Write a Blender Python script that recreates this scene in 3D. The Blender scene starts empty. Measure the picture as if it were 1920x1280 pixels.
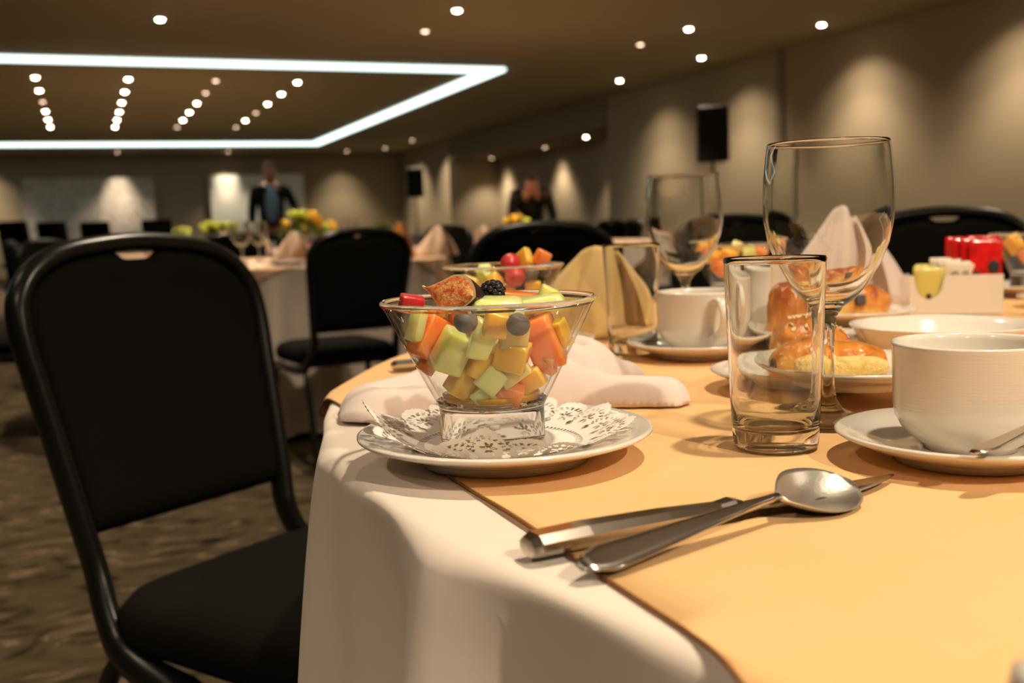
import bpy, bmesh, math, random
from mathutils import Vector, Matrix, noise
PI = math.pi
S = bpy.context.scene
COL = S.collection
random.seed(7)

# ------------------------------------------------------------------ camera
cam_d = bpy.data.cameras.new('camera'); cam = bpy.data.objects.new('camera', cam_d); COL.objects.link(cam)
fw = Vector((0.37299223, 0.92097516, -0.11261242)); rt = Vector((0.92482411, -0.37880259, -0.03477026)); up = Vector((0.07468043, 0.09117764, 0.99303045))
cam.matrix_world = Matrix(((rt.x, up.x, -fw.x, 0), (rt.y, up.y, -fw.y, 0), (rt.z, up.z, -fw.z, 0.905), (0, 0, 0, 1)))
cam_d.sensor_width = 36.0; cam_d.lens = 1950 / 1920 * 36.0
cam_d.clip_start = 0.02; cam_d.clip_end = 100
cam_d.dof.use_dof = True; cam_d.dof.focus_distance = 0.665; cam_d.dof.aperture_fstop = 7.4
S.camera = cam
# ------------------------------------------------------------------ world, exposure
w = bpy.data.worlds.new('world'); S.world = w; w.use_nodes = True
w.node_tree.nodes['Background'].inputs[0].default_value = (1.0, 0.82, 0.6, 1)
w.node_tree.nodes['Background'].inputs[1].default_value = 0.01
S.view_settings.view_transform = 'Standard'; S.view_settings.look = 'None'
S.view_settings.exposure = 0.0; S.view_settings.gamma = 1.0; S.view_settings.use_curve_mapping = False
cy = S.cycles
cy.max_bounces = 14; cy.diffuse_bounces = 4; cy.glossy_bounces = 6; cy.transmission_bounces = 12; cy.transparent_max_bounces = 24
cy.sample_clamp_indirect = 3.0; cy.caustics_reflective = False; cy.caustics_refractive = True; cy.blur_glossy = 0.5
cy.use_denoising = True
LAMP_WARM = (1.0, 0.825, 0.60)
P_ROOM, P_TABLE, P_WALL = 116.0, 46.0, 84.0

# ------------------------------------------------------------------ materials
def mat(name, col, rough=0.5, metal=0.0, spec=0.5, coat=0.0, sheen=0.0, sss=0.0, noise_=None, bump=None, trans=0.0):
    m = bpy.data.materials.new(name); m.use_nodes = True
    nt = m.node_tree; b = nt.nodes['Principled BSDF']
    b.inputs['Base Color'].default_value = (*col, 1); b.inputs['Roughness'].default_value = rough
    b.inputs['Metallic'].default_value = metal; b.inputs['Specular IOR Level'].default_value = spec
    b.inputs['Coat Weight'].default_value = coat; b.inputs['Coat Roughness'].default_value = 0.08
    b.inputs['Sheen Weight'].default_value = sheen; b.inputs['Transmission Weight'].default_value = trans
    if sss:
        b.inputs['Subsurface Weight'].default_value = sss; b.inputs['Subsurface Radius'].default_value = (0.014, 0.009, 0.004)
        b.inputs['Subsurface Scale'].default_value = 1.0
    tc = nt.nodes.new('ShaderNodeTexCoord')
    if noise_:   # (scale, colour2, contrast_lo, contrast_hi, detail)
        n = nt.nodes.new('ShaderNodeTexNoise'); n.inputs['Scale'].default_value = noise_[0]; n.inputs['Detail'].default_value = noise_[4] if len(noise_) > 4 else 4
        r = nt.nodes.new('ShaderNodeValToRGB'); r.color_ramp.elements[0].position = noise_[2]; r.color_ramp.elements[1].position = noise_[3]
        r.color_ramp.elements[0].color = (*col, 1); r.color_ramp.elements[1].color = (*noise_[1], 1)
        nt.links.new(tc.outputs['Object'], n.inputs['Vector']); nt.links.new(n.outputs['Fac'], r.inputs['Fac'])
        nt.links.new(r.outputs['Color'], b.inputs['Base Color'])
    if bump:     # (scale, strength, distance)
        n2 = nt.nodes.new('ShaderNodeTexNoise'); n2.inputs['Scale'].default_value = bump[0]; n2.inputs['Detail'].default_value = 3
        bp = nt.nodes.new('ShaderNodeBump'); bp.inputs['Strength'].default_value = bump[1]; bp.inputs['Distance'].default_value = bump[2]
        nt.links.new(tc.outputs['Object'], n2.inputs['Vector']); nt.links.new(n2.outputs['Fac'], bp.inputs['Height']); nt.links.new(bp.outputs['Normal'], b.inputs['Normal'])
    return m

def wave_bump(m, scale, strength, dist, direction='DIAGONAL', distortion=0.0):
    nt = m.node_tree; b = nt.nodes['Principled BSDF']; tc = nt.nodes.new('ShaderNodeTexCoord')
    wv = nt.nodes.new('ShaderNodeTexWave'); wv.bands_direction = direction; wv.inputs['Scale'].default_value = scale; wv.inputs['Distortion'].default_value = distortion
    bp = nt.nodes.new('ShaderNodeBump'); bp.inputs['Strength'].default_value = strength; bp.inputs['Distance'].default_value = dist
    nt.links.new(tc.outputs['Object'], wv.inputs['Vector']); nt.links.new(wv.outputs['Fac'], bp.inputs['Height']); nt.links.new(bp.outputs['Normal'], b.inputs['Normal'])
    return m

def emit(name, col, strength):
    m = bpy.data.materials.new(name); m.use_nodes = True; nt = m.node_tree
    for n in list(nt.nodes):
        if n.type == 'BSDF_PRINCIPLED': nt.nodes.remove(n)
    e = nt.nodes.new('ShaderNodeEmission'); e.inputs[0].default_value = (*col, 1); e.inputs[1].default_value = strength
    nt.links.new(e.outputs[0], nt.nodes['Material Output'].inputs[0])
    return m

def solid_glass(name, col=(1, 1, 1), rough=0.0, ior=1.5):
    m = bpy.data.materials.new(name); m.use_nodes = True; nt = m.node_tree
    nt.nodes.remove(nt.nodes['Principled BSDF'])
    g = nt.nodes.new('ShaderNodeBsdfGlass'); g.inputs['Color'].default_value = (*col, 1); g.inputs['Roughness'].default_value = rough; g.inputs['IOR'].default_value = ior
    nt.links.new(g.outputs[0], nt.nodes['Material Output'].inputs[0])
    return m

def thin_glass(name, col=(0.99, 0.995, 0.985)):
    # thin walls: no bending, mirror share and absorption grow towards the silhouette
    m = bpy.data.materials.new(name); m.use_nodes = True; nt = m.node_tree; L = nt.links
    nt.nodes.remove(nt.nodes['Principled BSDF'])
    tr = nt.nodes.new('ShaderNodeBsdfTransparent'); tr.inputs[0].default_value = (*col, 1)
    gl = nt.nodes.new('ShaderNodeBsdfGlossy'); gl.inputs['Roughness'].default_value = 0.01; gl.inputs['Color'].default_value = (1, 1, 1, 1)
    lw = nt.nodes.new('ShaderNodeLayerWeight'); lw.inputs[0].default_value = 0.5
    pw = nt.nodes.new('ShaderNodeMath'); pw.operation = 'POWER'; pw.inputs[1].default_value = 5.0; L.new(lw.outputs['Facing'], pw.inputs[0])
    ma = nt.nodes.new('ShaderNodeMath'); ma.operation = 'MULTIPLY_ADD'; ma.inputs[1].default_value = 0.90; ma.inputs[2].default_value = 0.045; L.new(pw.outputs[0], ma.inputs[0])
    rp = nt.nodes.new('ShaderNodeValToRGB'); e = rp.color_ramp.elements      # longer path through the wall near the silhouette: darker glass
    e[0].position = 0.74; e[0].color = (*col, 1); e[1].position = 0.96; e[1].color = (0.42, 0.43, 0.40, 1)
    L.new(lw.outputs['Facing'], rp.inputs[0]); L.new(rp.outputs[0], tr.inputs[0])
    mx = nt.nodes.new('ShaderNodeMixShader'); L.new(ma.outputs[0], mx.inputs[0]); L.new(tr.outputs[0], mx.inputs[1]); L.new(gl.outputs[0], mx.inputs[2])
    L.new(mx.outputs[0], nt.nodes['Material Output'].inputs[0])
    return m

M = {}
M['wall'] = mat('taupe_wall_paint', (0.37, 0.295, 0.20), 0.8, spec=0.15, bump=(60, 0.1, 0.002))
M['ceil'] = mat('beige_ceiling_paint', (0.355, 0.31, 0.205), 0.75, spec=0.2)
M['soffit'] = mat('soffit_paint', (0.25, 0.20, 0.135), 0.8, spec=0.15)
M['cloth'] = mat('ivory_linen', (0.80, 0.69, 0.60), 0.85, spec=0.1, sheen=0.15, bump=(1500, 0.12, 0.0006))
M['overlay'] = wave_bump(mat('golden_tan_twill', (0.80, 0.485, 0.21), 0.8, spec=0.12, sheen=0.12, noise_=(9, (0.83, 0.51, 0.235), 0.35, 0.7)), 420, 0.18, 0.0004)
M['overlay_peach'] = mat('peach_tan_overlay_cotton', (0.80, 0.54, 0.36), 0.8, spec=0.12, sheen=0.12, bump=(600, 0.1, 0.0006))
M['hem'] = mat('brown_hem_thread_and_shade', (0.26, 0.12, 0.04), 0.8, spec=0.1)  # brown hem, its dark colour also standing in for shadow along the edge
M['porcelain'] = mat('white_porcelain', (0.80, 0.74, 0.66), 0.12, spec=0.5, coat=0.6)
M['porcelain_ridged'] = wave_bump(mat('white_porcelain_ridged', (0.78, 0.72, 0.64), 0.22, spec=0.5, coat=0.35), 150, 0.12, 0.0004, 'Z', 2.0)
M['paper'] = mat('white_doily_paper', (0.88, 0.82, 0.76), 0.7, spec=0.2)
M['napkin_white'] = mat('pinkish_white_napkin_cotton', (0.75, 0.63, 0.58), 0.8, spec=0.12, sheen=0.2, bump=(1200, 0.08, 0.0005))
M['napkin_tan'] = mat('tan_napkin_cotton', (0.62, 0.42, 0.17), 0.85, spec=0.1, sheen=0.2, bump=(1200, 0.1, 0.0005))
M['napkin_peach'] = mat('peach_napkin_cotton', (0.86, 0.60, 0.42), 0.85, spec=0.1, sheen=0.2)
M['napkin_orange'] = mat('orange_napkin_cotton', (0.80, 0.30, 0.06), 0.85, spec=0.1, sheen=0.2)
M['steel'] = mat('worn_stainless_steel', (0.62, 0.57, 0.52), 0.20, metal=1.0, bump=(700, 0.05, 0.0003))
M['steel_scuffed'] = mat('scuffed_spoon_steel', (0.74, 0.69, 0.63), 0.33, metal=1.0, bump=(420, 0.22, 0.0006))
M['glass'] = thin_glass('clear_thin_glass')
M['glass_solid'] = solid_glass('clear_solid_glass', (0.995, 1.0, 0.99))
M['fabric_black'] = mat('black_upholstery', (0.0065, 0.006, 0.0045), 0.9, spec=0.06, sheen=0.0, bump=(900, 0.1, 0.0006))
M['frame_black'] = mat('black_lacquered_metal', (0.006, 0.006, 0.005), 0.3, spec=0.3)
M['plastic_black'] = mat('black_plastic', (0.010, 0.010, 0.009), 0.5, spec=0.3)
M['grille_black'] = mat('black_speaker_grille', (0.008, 0.008, 0.007), 0.6, spec=0.2, bump=(300, 0.5, 0.002))
M['lens'] = emit('downlight_lens', (1.0, 0.86, 0.62), 60.0)
M['lens_dim'] = emit('dim_downlight_lens', (1.0, 0.66, 0.45), 7.0)
M['led'] = emit('cool_white_light_line', (0.80, 1.0, 0.93), 2.6)
M['trimring'] = mat('downlight_trim', (0.5, 0.42, 0.32), 0.5)
M['honeydew'] = mat('honeydew_flesh', (0.78, 0.82, 0.26), 0.22, coat=0.5, sss=1.0, noise_=(60, (0.86, 0.86, 0.42), 0.4, 0.7))
M['melon'] = mat('pale_melon_flesh', (0.95, 0.68, 0.24), 0.22, coat=0.5, sss=1.0, noise_=(50, (0.80, 0.70, 0.32), 0.4, 0.7))
M['cantaloupe'] = mat('cantaloupe_flesh', (1.0, 0.47, 0.05), 0.22, coat=0.5, sss=1.0, noise_=(50, (1.0, 0.56, 0.10), 0.4, 0.7))
M['papaya'] = mat('papaya_flesh', (0.95, 0.24, 0.05), 0.22, coat=0.5, sss=1.0, noise_=(40, (0.97, 0.34, 0.11), 0.4, 0.7))
M['berry_red'] = mat('raspberry_flesh', (0.62, 0.03, 0.04), 0.3, coat=0.4, sss=0.2, bump=(350, 0.5, 0.001))
M['blueberry'] = mat('blueberry_skin', (0.085, 0.075, 0.075), 0.5, spec=0.35, noise_=(120, (0.15, 0.14, 0.13), 0.35, 0.75))
M['blackberry'] = mat('blackberry_skin', (0.006, 0.004, 0.008), 0.12, coat=0.6)
M['figskin'] = mat('dark_fig_skin', (0.022, 0.008, 0.014), 0.28, coat=0.4, noise_=(60, (0.05, 0.012, 0.02), 0.4, 0.8))
M['figflesh'] = mat('fig_flesh', (0.90, 0.42, 0.15), 0.35, coat=0.4, noise_=(260, (0.72, 0.12, 0.03), 0.46, 0.62, 6), bump=(420, 0.7, 0.0015))
M['figrim'] = mat('fig_pale_rim', (0.80, 0.62, 0.30), 0.4, coat=0.3)
M['juice'] = mat('orange_fruit_juice', (0.98, 0.42, 0.04), 0.05, trans=0.15, sss=0.8)
M['crust'] = mat('glazed_golden_crust', (0.60, 0.20, 0.03), 0.28, coat=0.55, bump=(75, 0.55, 0.004))
def baked(m):
    nt = m.node_tree; L = nt.links; b = nt.nodes['Principled BSDF']; tc = nt.nodes.new('ShaderNodeTexCoord')
    sx = nt.nodes.new('ShaderNodeSeparateXYZ'); L.new(tc.outputs['Object'], sx.inputs[0])
    n = nt.nodes.new('ShaderNodeTexNoise'); n.inputs['Scale'].default_value = 55; n.inputs['Detail'].default_value = 6; L.new(tc.outputs['Object'], n.inputs['Vector'])
    m1 = nt.nodes.new('ShaderNodeMath'); m1.operation = 'MULTIPLY_ADD'; m1.inputs[1].default_value = 15.0; L.new(sx.outputs['Z'], m1.inputs[0])
    m2 = nt.nodes.new('ShaderNodeMath'); m2.operation = 'MULTIPLY_ADD'; m2.inputs[1].default_value = 1.5; m2.inputs[2].default_value = -.62; L.new(n.outputs['Fac'], m2.inputs[0]); L.new(m2.outputs[0], m1.inputs[2])
    r = nt.nodes.new('ShaderNodeValToRGB'); e = r.color_ramp.elements
    e[0].position = .08; e[0].color = (.82, .50, .14, 1); e[1].position = .78; e[1].color = (.36, .075, .010, 1); x = e.new(.38); x.color = (.68, .24, .03, 1)
    L.new(m1.outputs[0], r.inputs[0]); L.new(r.outputs[0], b.inputs['Base Color'])
baked(M['crust'])
M['crumb'] = mat('pale_yellow_crumb', (0.78, 0.56, 0.20), 0.8, spec=0.1, noise_=(120, (0.60, 0.36, 0.08), 0.5, 0.75), bump=(260, 0.9, 0.003))
M['nut'] = mat('pale_almond_flakes', (0.85, 0.62, 0.32), 0.55)
M['choc'] = mat('dark_chocolate', (0.03, 0.012, 0.008), 0.35, coat=0.3)
M['red_sachet'] = mat('glossy_red_foil', (0.72, 0.012, 0.012), 0.22, coat=0.6, noise_=(60, (0.45, 0.01, 0.01), 0.4, 0.7))
M['yellow_sachet'] = mat('yellow_paper_sachet', (0.66, 0.55, 0.14), 0.5, coat=0.2)
M['white_sachet'] = mat('white_paper_sachet', (0.78, 0.68, 0.55), 0.6)
M['print_dark'] = mat('dark_print_ink', (0.02, 0.015, 0.02), 0.5)
M['print_grey'] = mat('grey_print_ink', (0.36, 0.29, 0.22), 0.6)
M['foil'] = mat('silver_foil', (0.80, 0.76, 0.70), 0.25, metal=0.8, bump=(160, 0.8, 0.003))
M['leaf'] = mat('green_leaves', (0.06, 0.12, 0.015), 0.5)
M['leaf_dark'] = mat('dark_green_leaves', (0.02, 0.045, 0.012), 0.5)
M['petal_yellow'] = mat('golden_yellow_petals', (0.95, 0.55, 0.02), 0.5)
M['petal_lime'] = mat('lime_green_petals', (0.68, 0.74, 0.08), 0.5)
M['vase'] = mat('dark_vase_glaze', (0.03, 0.03, 0.02), 0.3)
M['skin'] = mat('warm_skin', (0.45, 0.21, 0.12), 0.5, sss=0.1)
M['suit'] = mat('dark_suit_wool', (0.012, 0.013, 0.012), 0.85, spec=0.15)
M['shirt'] = mat('blue_shirt_cotton', (0.20, 0.30, 0.45), 0.8, spec=0.15)
M['trousers'] = mat('dark_grey_trousers', (0.03, 0.028, 0.03), 0.85)
M['hair'] = mat('short_brown_hair', (0.10, 0.05, 0.03), 0.7)
M['eye'] = mat('dark_eyes', (0.02, 0.015, 0.01), 0.2)
M['lip'] = mat('lips', (0.36, 0.12, 0.09), 0.5)
M['panel_grey'] = mat('grey_patterned_partition_fabric', (0.66, 0.58, 0.51), 0.8, noise_=(9, (0.48, 0.42, 0.37), 0.42, 0.6))
M['screen_white'] = mat('white_screen_board', (0.86, 0.84, 0.74), 0.7)
M['screen_frame'] = mat('dark_screen_frame', (0.05, 0.045, 0.035), 0.5)
M['wood'] = mat('plywood_table', (0.30, 0.2, 0.11), 0.6)

def carpet_material():
    m = mat('brown_patterned_carpet', (0.10, 0.07, 0.035), 0.95, spec=0.05)
    nt = m.node_tree; b = nt.nodes['Principled BSDF']; L = nt.links
    tc = nt.nodes.new('ShaderNodeTexCoord')
    mp = nt.nodes.new('ShaderNodeMapping'); mp.inputs['Rotation'].default_value = (0, 0, 0.5); mp.inputs['Scale'].default_value = (1.0, 2.2, 1); L.new(tc.outputs['Object'], mp.inputs[0])
    n1 = nt.nodes.new('ShaderNodeTexNoise'); n1.inputs['Scale'].default_value = 5.5; n1.inputs['Detail'].default_value = 5; n1.inputs['Distortion'].default_value = 1.6
    L.new(mp.outputs[0], n1.inputs['Vector'])
    r = nt.nodes.new('ShaderNodeValToRGB'); e = r.color_ramp.elements
    e[0].position = 0.34; e[0].color = (0.016, 0.011, 0.006, 1); e[1].position = 0.46; e[1].color = (0.064, 0.047, 0.026, 1)
    x = e.new(0.60); x.color = (0.080, 0.058, 0.034, 1)
    x = e.new(0.645); x.color = (0.20, 0.135, 0.095, 1)
    x = e.new(0.70); x.color = (0.07, 0.05, 0.03, 1)
    L.new(n1.outputs['Fac'], r.inputs[0]); L.new(r.outputs[0], b.inputs['Base Color'])
    n2 = nt.nodes.new('ShaderNodeTexNoise'); n2.inputs['Scale'].default_value = 220
    bp = nt.nodes.new('ShaderNodeBump'); bp.inputs['Strength'].default_value = 0.5; bp.inputs['Distance'].default_value = 0.004
    L.new(tc.outputs['Object'], n2.inputs['Vector']); L.new(n2.outputs['Fac'], bp.inputs['Height']); L.new(bp.outputs['Normal'], b.inputs['Normal'])
    return m
M['carpet'] = carpet_material()

# ------------------------------------------------------------------ mesh helpers
def link_mesh(name, me, m, parent=None, loc=None, rot=None, smooth=True):
    for mm in (m if isinstance(m, (list, tuple)) else [m]): me.materials.append(mm)
    if smooth:
        me.polygons.foreach_set('use_smooth', [True] * len(me.polygons))
    o = bpy.data.objects.new(name, me); COL.objects.link(o)
    if parent: o.parent = parent
    if loc: o.location = loc
    if rot: o.rotation_euler = rot
    return o

def from_data(name, vs, fs, m, parent=None, smooth=True, loc=None, rot=None, recalc=True):
    me = bpy.data.meshes.new(name); me.from_pydata([tuple(v) for v in vs], [], fs); me.update()
    if recalc:
        b = bmesh.new(); b.from_mesh(me); bmesh.ops.recalc_face_normals(b, faces=b.faces); b.to_mesh(me); b.free()
    return link_mesh(name, me, m, parent, loc, rot, smooth)

def from_bm(name, b, m, parent=None, smooth=False, loc=None, rot=None):
    bmesh.ops.recalc_face_normals(b, faces=b.faces)
    me = bpy.data.meshes.new(name); b.to_mesh(me); b.free()
    return link_mesh(name, me, m, parent, loc, rot, smooth)

def box_bm(sx, sy, sz, c=(0, 0, 0), bevel=0.0, seg=2, b=None):
    b = b or bmesh.new()
    r = bmesh.ops.create_cube(b, size=1.0)
    bmesh.ops.scale(b, vec=(sx, sy, sz), verts=r['verts']); bmesh.ops.translate(b, vec=c, verts=r['verts'])
    if bevel:
        es = list({e for v in r['verts'] for e in v.link_edges})
        bmesh.ops.bevel(b, geom=es, offset=bevel, segments=seg, profile=0.5, affect='EDGES')
    return b

def box(name, sx, sy, sz, m, parent=None, c=(0, 0, 0), bevel=0.0, seg=2, loc=None, rot=None, smooth=False):
    return from_bm(name, box_bm(sx, sy, sz, c, bevel, seg), m, parent, smooth, loc, rot)

def lathe(name, prof, m, parent=None, seg=64, loc=None, rot=None, mat_fn=None, closed=False):
    vs, fs, mi = [], [], []
    n = len(prof); rings = []
    for (r, z) in prof:
        if r < 1e-6: rings.append([len(vs)]); vs.append((0, 0, z))
        else:
            rings.append(list(range(len(vs), len(vs) + seg)))
            for i in range(seg):
                a = 2 * PI * i / seg; vs.append((r * math.cos(a), r * math.sin(a), z))
    for k in range(n if closed else n - 1):
        A, B = rings[k], rings[(k + 1) % n]
        for i in range(seg):
            j = (i + 1) % seg
            if len(A) == 1 and len(B) == 1: continue
            if len(A) == 1: fs.append((A[0], B[i], B[j]))
            elif len(B) == 1: fs.append((A[i], A[j], B[0]))
            else: fs.append((A[i], A[j], B[j], B[i]))
            mi.append(mat_fn(k) if mat_fn else 0)
    o = from_data(name, vs, fs, m, parent, True, loc, rot)
    if mat_fn: o.data.polygons.foreach_set('material_index', mi)
    return o

def smooth_path(P, n=6):
    P = [Vector(p) for p in P]; out = []
    for i in range(len(P) - 1):
        p0 = P[max(i - 1, 0)]; p1 = P[i]; p2 = P[i + 1]; p3 = P[min(i + 2, len(P) - 1)]
        for k in range(n):
            t = k / n
            out.append(0.5 * ((2 * p1) + (p2 - p0) * t + (2 * p0 - 5 * p1 + 4 * p2 - p3) * t * t + (3 * p1 - p0 - 3 * p2 + p3) * t ** 3))
    out.append(P[-1]); return out

def tube(name, path, rx, m, parent=None, ry=None, seg=12, upv=(1, 0, 0), loc=None, cap=True):
    # sweep of an ellipse: rx across, ry along upv
    ry = ry or rx; vs, fs = [], []; path = [Vector(p) for p in path]; n = len(path)
    U = Vector(upv)
    for i, p in enumerate(path):
        t = (path[min(i + 1, n - 1)] - path[max(i - 1, 0)]).normalized()
        s = t.cross(U)
        if s.length < 1e-4: s = t.cross(Vector((0, 1, 0)))
        s.normalize(); u = s.cross(t).normalized()
        a_ = rx(i / (n - 1)) if callable(rx) else rx; b_ = ry(i / (n - 1)) if callable(ry) else ry
        for k in range(seg):
            q = 2 * PI * k / seg; vs.append(p + s * math.cos(q) * a_ + u * math.sin(q) * b_)
    for i in range(n - 1):
        for k in range(seg):
            fs.append((i * seg + k, i * seg + (k + 1) % seg, (i + 1) * seg + (k + 1) % seg, (i + 1) * seg + k))
    if cap:
        fs.append(tuple(range(seg))); fs.append(tuple((n - 1) * seg + k for k in range(seg)))
    return from_data(name, vs, fs, m, parent, True, loc)

def ellipsoid_bm(rx, ry, rz, c=(0, 0, 0), u=16, v=10, b=None, rot=None):
    b = b or bmesh.new(); r = bmesh.ops.create_uvsphere(b, u_segments=u, v_segments=v, radius=1)
    bmesh.ops.scale(b, vec=(rx, ry, rz), verts=r['verts'])
    if rot is not None: bmesh.ops.transform(b, matrix=rot, verts=r['verts'])
    bmesh.ops.translate(b, vec=c, verts=r['verts']); return b

def tag(o, label, cat, group=None, kind=None):
    o['label'] = label
    if cat: o['category'] = cat
    if group: o['group'] = group
    if kind: o['kind'] = kind
    return o

def thing(name, label, cat, loc=(0, 0, 0), rz=0.0, group=None):
    o = bpy.data.objects.new(name, None); COL.objects.link(o); o.empty_display_size = 0.02
    o.location = loc; o.rotation_euler = (0, 0, rz); return tag(o, label, cat, group)

def dup(root, loc, rz=0.0, label=None, group=None, rot=None, scale=None):
    r = root.copy(); COL.objects.link(r); r.location = loc; r.rotation_euler = rot or (0, 0, rz)
    if scale: r.scale = (scale,) * 3
    if label: r['label'] = label
    if group: r['group'] = group
    for ch in list(root.children):
        c = ch.copy(); COL.objects.link(c); c.parent = r
        for g in list(ch.children):
            d = g.copy(); COL.objects.link(d); d.parent = c
    return r

def struct(o):
    o['kind'] = 'structure'; return o

# ------------------------------------------------------------------ the room
XR, XL, YB, YF, H = 8.45, -9.0, 28.8, -6.0, 3.0
def sbox(name, x0, x1, y0, y1, z0, z1, m):
    return struct(box(name, x1 - x0, y1 - y0, z1 - z0, m, c=((x0 + x1) / 2, (y0 + y1) / 2, (z0 + z1) / 2)))
sbox('floor', XL - .3, 13.0, YF - .3, YB + .3, -0.2, 0.0, M['carpet'])
sbox('ceiling', XL - .3, 13.0, YF - .3, YB + .3, H, H + 0.2, M['ceil'])
sbox('wall_left', XL - .2, XL, YF, YB, 0, H, M['wall'])
sbox('wall_back', XL, 13.0, YF - .2, YF, 0, H, M['wall'])
sbox('wall_front', XL, 13.0, YB, YB + .2, 0, H, M['wall'])
sbox('wall_right', XR, XR + .2, YF, 11.33, 0, H, M['wall'])
sbox('wall_right', XR + .02, XR + .2, 11.36, 16.2, 0, H, M['wall'])
sbox('wall_recess', XR + .2, 9.76, 16.0, 16.2, 0, H, M['wall'])
sbox('wall_recess', 9.76, 9.96, 16.2, 24.6, 0, H, M['wall'])
sbox('wall_recess', XR + .2, 9.76, 24.6, 24.8, 0, H, M['wall'])
sbox('wall_right', XR, XR + .2, 24.6, YB, 0, H, M['wall'])
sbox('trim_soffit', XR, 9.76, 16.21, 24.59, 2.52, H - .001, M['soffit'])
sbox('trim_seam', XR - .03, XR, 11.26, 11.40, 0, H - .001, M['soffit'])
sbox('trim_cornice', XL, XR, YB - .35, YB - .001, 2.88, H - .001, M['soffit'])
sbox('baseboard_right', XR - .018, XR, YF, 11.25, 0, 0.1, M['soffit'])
# luminous rectangle set into the ceiling: four light lines, one lamp
fx0, fx1, fy0, fy1, lw_, lh_ = -7.2, 5.33, 13.45, 25.35, 0.23, 0.04
lf = thing('light_line_frame', 'large rectangle of cool white light lines glowing in the ceiling', 'ceiling light', ((fx0 + fx1) / 2, (fy0 + fy1) / 2, H))
hx, hy = (fx1 - fx0) / 2, (fy1 - fy0) / 2
box('light_line', fx1 - fx0 + lw_, lw_, lh_, M['led'], lf, c=(0, -hy, -lh_ / 2 - .001))
box('light_line', fx1 - fx0 + lw_, lw_ * 1.9, lh_, M['led'], lf, c=(0, hy, -lh_ / 2 - .001))
box('light_line', lw_, 2 * hy - lw_ * 1.5, lh_, M['led'], lf, c=(hx, -lw_ * .25, -lh_ / 2 - .001))
box('light_line', lw_, 2 * hy - lw_ * 1.5, lh_, M['led'], lf, c=(-hx, -lw_ * .25, -lh_ / 2 - .001))

# ------------------------------------------------------------------ downlights (each with its own spot lamp)
lamp_data = {}
def spot_data(power, ang, blend=0.7):
    k = (power, ang, blend)
    if k not in lamp_data:
        d = bpy.data.lights.new('bulb', 'SPOT'); d.energy = power; d.color = LAMP_WARM; d.spot_size = math.radians(ang); d.spot_blend = blend; d.shadow_soft_size = 0.05; d.cycles.is_caustics_light = True
        lamp_data[k] = d
    return lamp_data[k]
_dl = {}
def downlight(x, y, z, label, power, ang=95, dim=False, group=None, blend=0.7, lamp=True, aim=None):
    if not _dl:
        for key, mm in ((False, M['lens']), (True, M['lens_dim'])):
            t = thing('ceiling_downlight', label, 'downlight', (x, y, z))
            lathe('trim_ring', [(0.038, 0), (0.06, 0), (0.06, -0.006), (0.045, -0.012), (0.038, -0.008)], M['trimring'], t, seg=20, closed=True)
            lathe('lens', [(0.037, -0.002), (0.034, -0.012), (0.024, -0.019), (0.012, -0.022), (0, -0.023)], mm, t, seg=14)
            _dl[key] = t
        o = _dl[dim]; o['used'] = 1
    elif 'used' not in _dl[dim]:
        o = _dl[dim]; o['used'] = 1
    else:
        o = dup(_dl[dim], (x, y, z))
    o.location = (x, y, z); o['label'] = label
    if group: o['group'] = group
    elif 'group' in o: del o['group']
    if lamp:
        l = bpy.data.objects.new('bulb', spot_data(power, ang, blend)); COL.objects.link(l); l.parent = o; l.location = (0, 0, -0.06)
        if aim: l.rotation_euler = Vector(aim).to_track_quat('-Z', 'Y').to_euler()
    return o
ORD = ['nearest', 'second', 'third', 'fourth', 'fifth', 'farthest']
ROW = ['leftmost row', 'second row from the left', 'third row from the left', 'rightmost row']
dimset = {(0, 2), (2, 0), (2, 1), (2, 5), (3, 3), (3, 5)}
for c, x in enumerate((-0.43, 0.70, 1.83, 2.95)):
    for r in range(6):
        downlight(x, 15.02 + 1.29 * r, H, f'{ORD[r]} lamp in the {ROW[c]} inside the ceiling light rectangle', P_ROOM, dim=(c, r) in dimset, group='downlights inside the ceiling rectangle')
G = 'downlights along the ceiling edges'
for x, y, dim, lab in (
        (0.84, 10.89, 0, 'bright lone ceiling downlight before the light rectangle, at the left'),
        (3.54, 9.87, 0, 'bright ceiling downlight at the top middle, nearer one of a pair'),
        (3.56, 10.97, 1, 'dim ceiling downlight at the top middle, farther one of a pair'),
        (6.42, 10.27, 0, 'bright ceiling downlight above the wine glasses, nearer one of a pair'),
        (6.37, 11.28, 1, 'dim ceiling downlight above the wine glasses, farther one of a pair'),
        (7.51, 26.96, 1, 'dim downlight beyond the far corner of the light rectangle, left of two'),
        (7.52, 24.55, 1, 'dim downlight near the far column, right of two')):
    downlight(x, y, H, lab, P_ROOM * 1.2, dim=bool(dim), group=G, aim=(.45, 0, -1) if x > 7 else None)
for x, y, lab in (
        (7.81, 9.73, 'bright wall washing downlight near the upper right corner of the ceiling'),
        (7.72, 12.05, 'bright wall washing downlight above the right speaker'),
        (7.66, 14.22, 'bright wall washing downlight where the right wall recess begins')):
    downlight(x, y, H, lab, P_WALL, 112, group=G, blend=1.0, aim=(.25, 0, -1))
downlight(7.78, 7.5, H, 'wall washing downlight beyond the upper right corner', P_WALL, 112, group=G, blend=1.0, aim=(.25, 0, -1))
downlight(7.78, 5.2, H, 'wall washing downlight along the near right wall', P_WALL, 112, group=G, blend=1.0, aim=(.25, 0, -1))
downlight(9.10, 18.3, 2.52, 'lone downlight under the low soffit of the wall recess', 16, 80, group=G)
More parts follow.
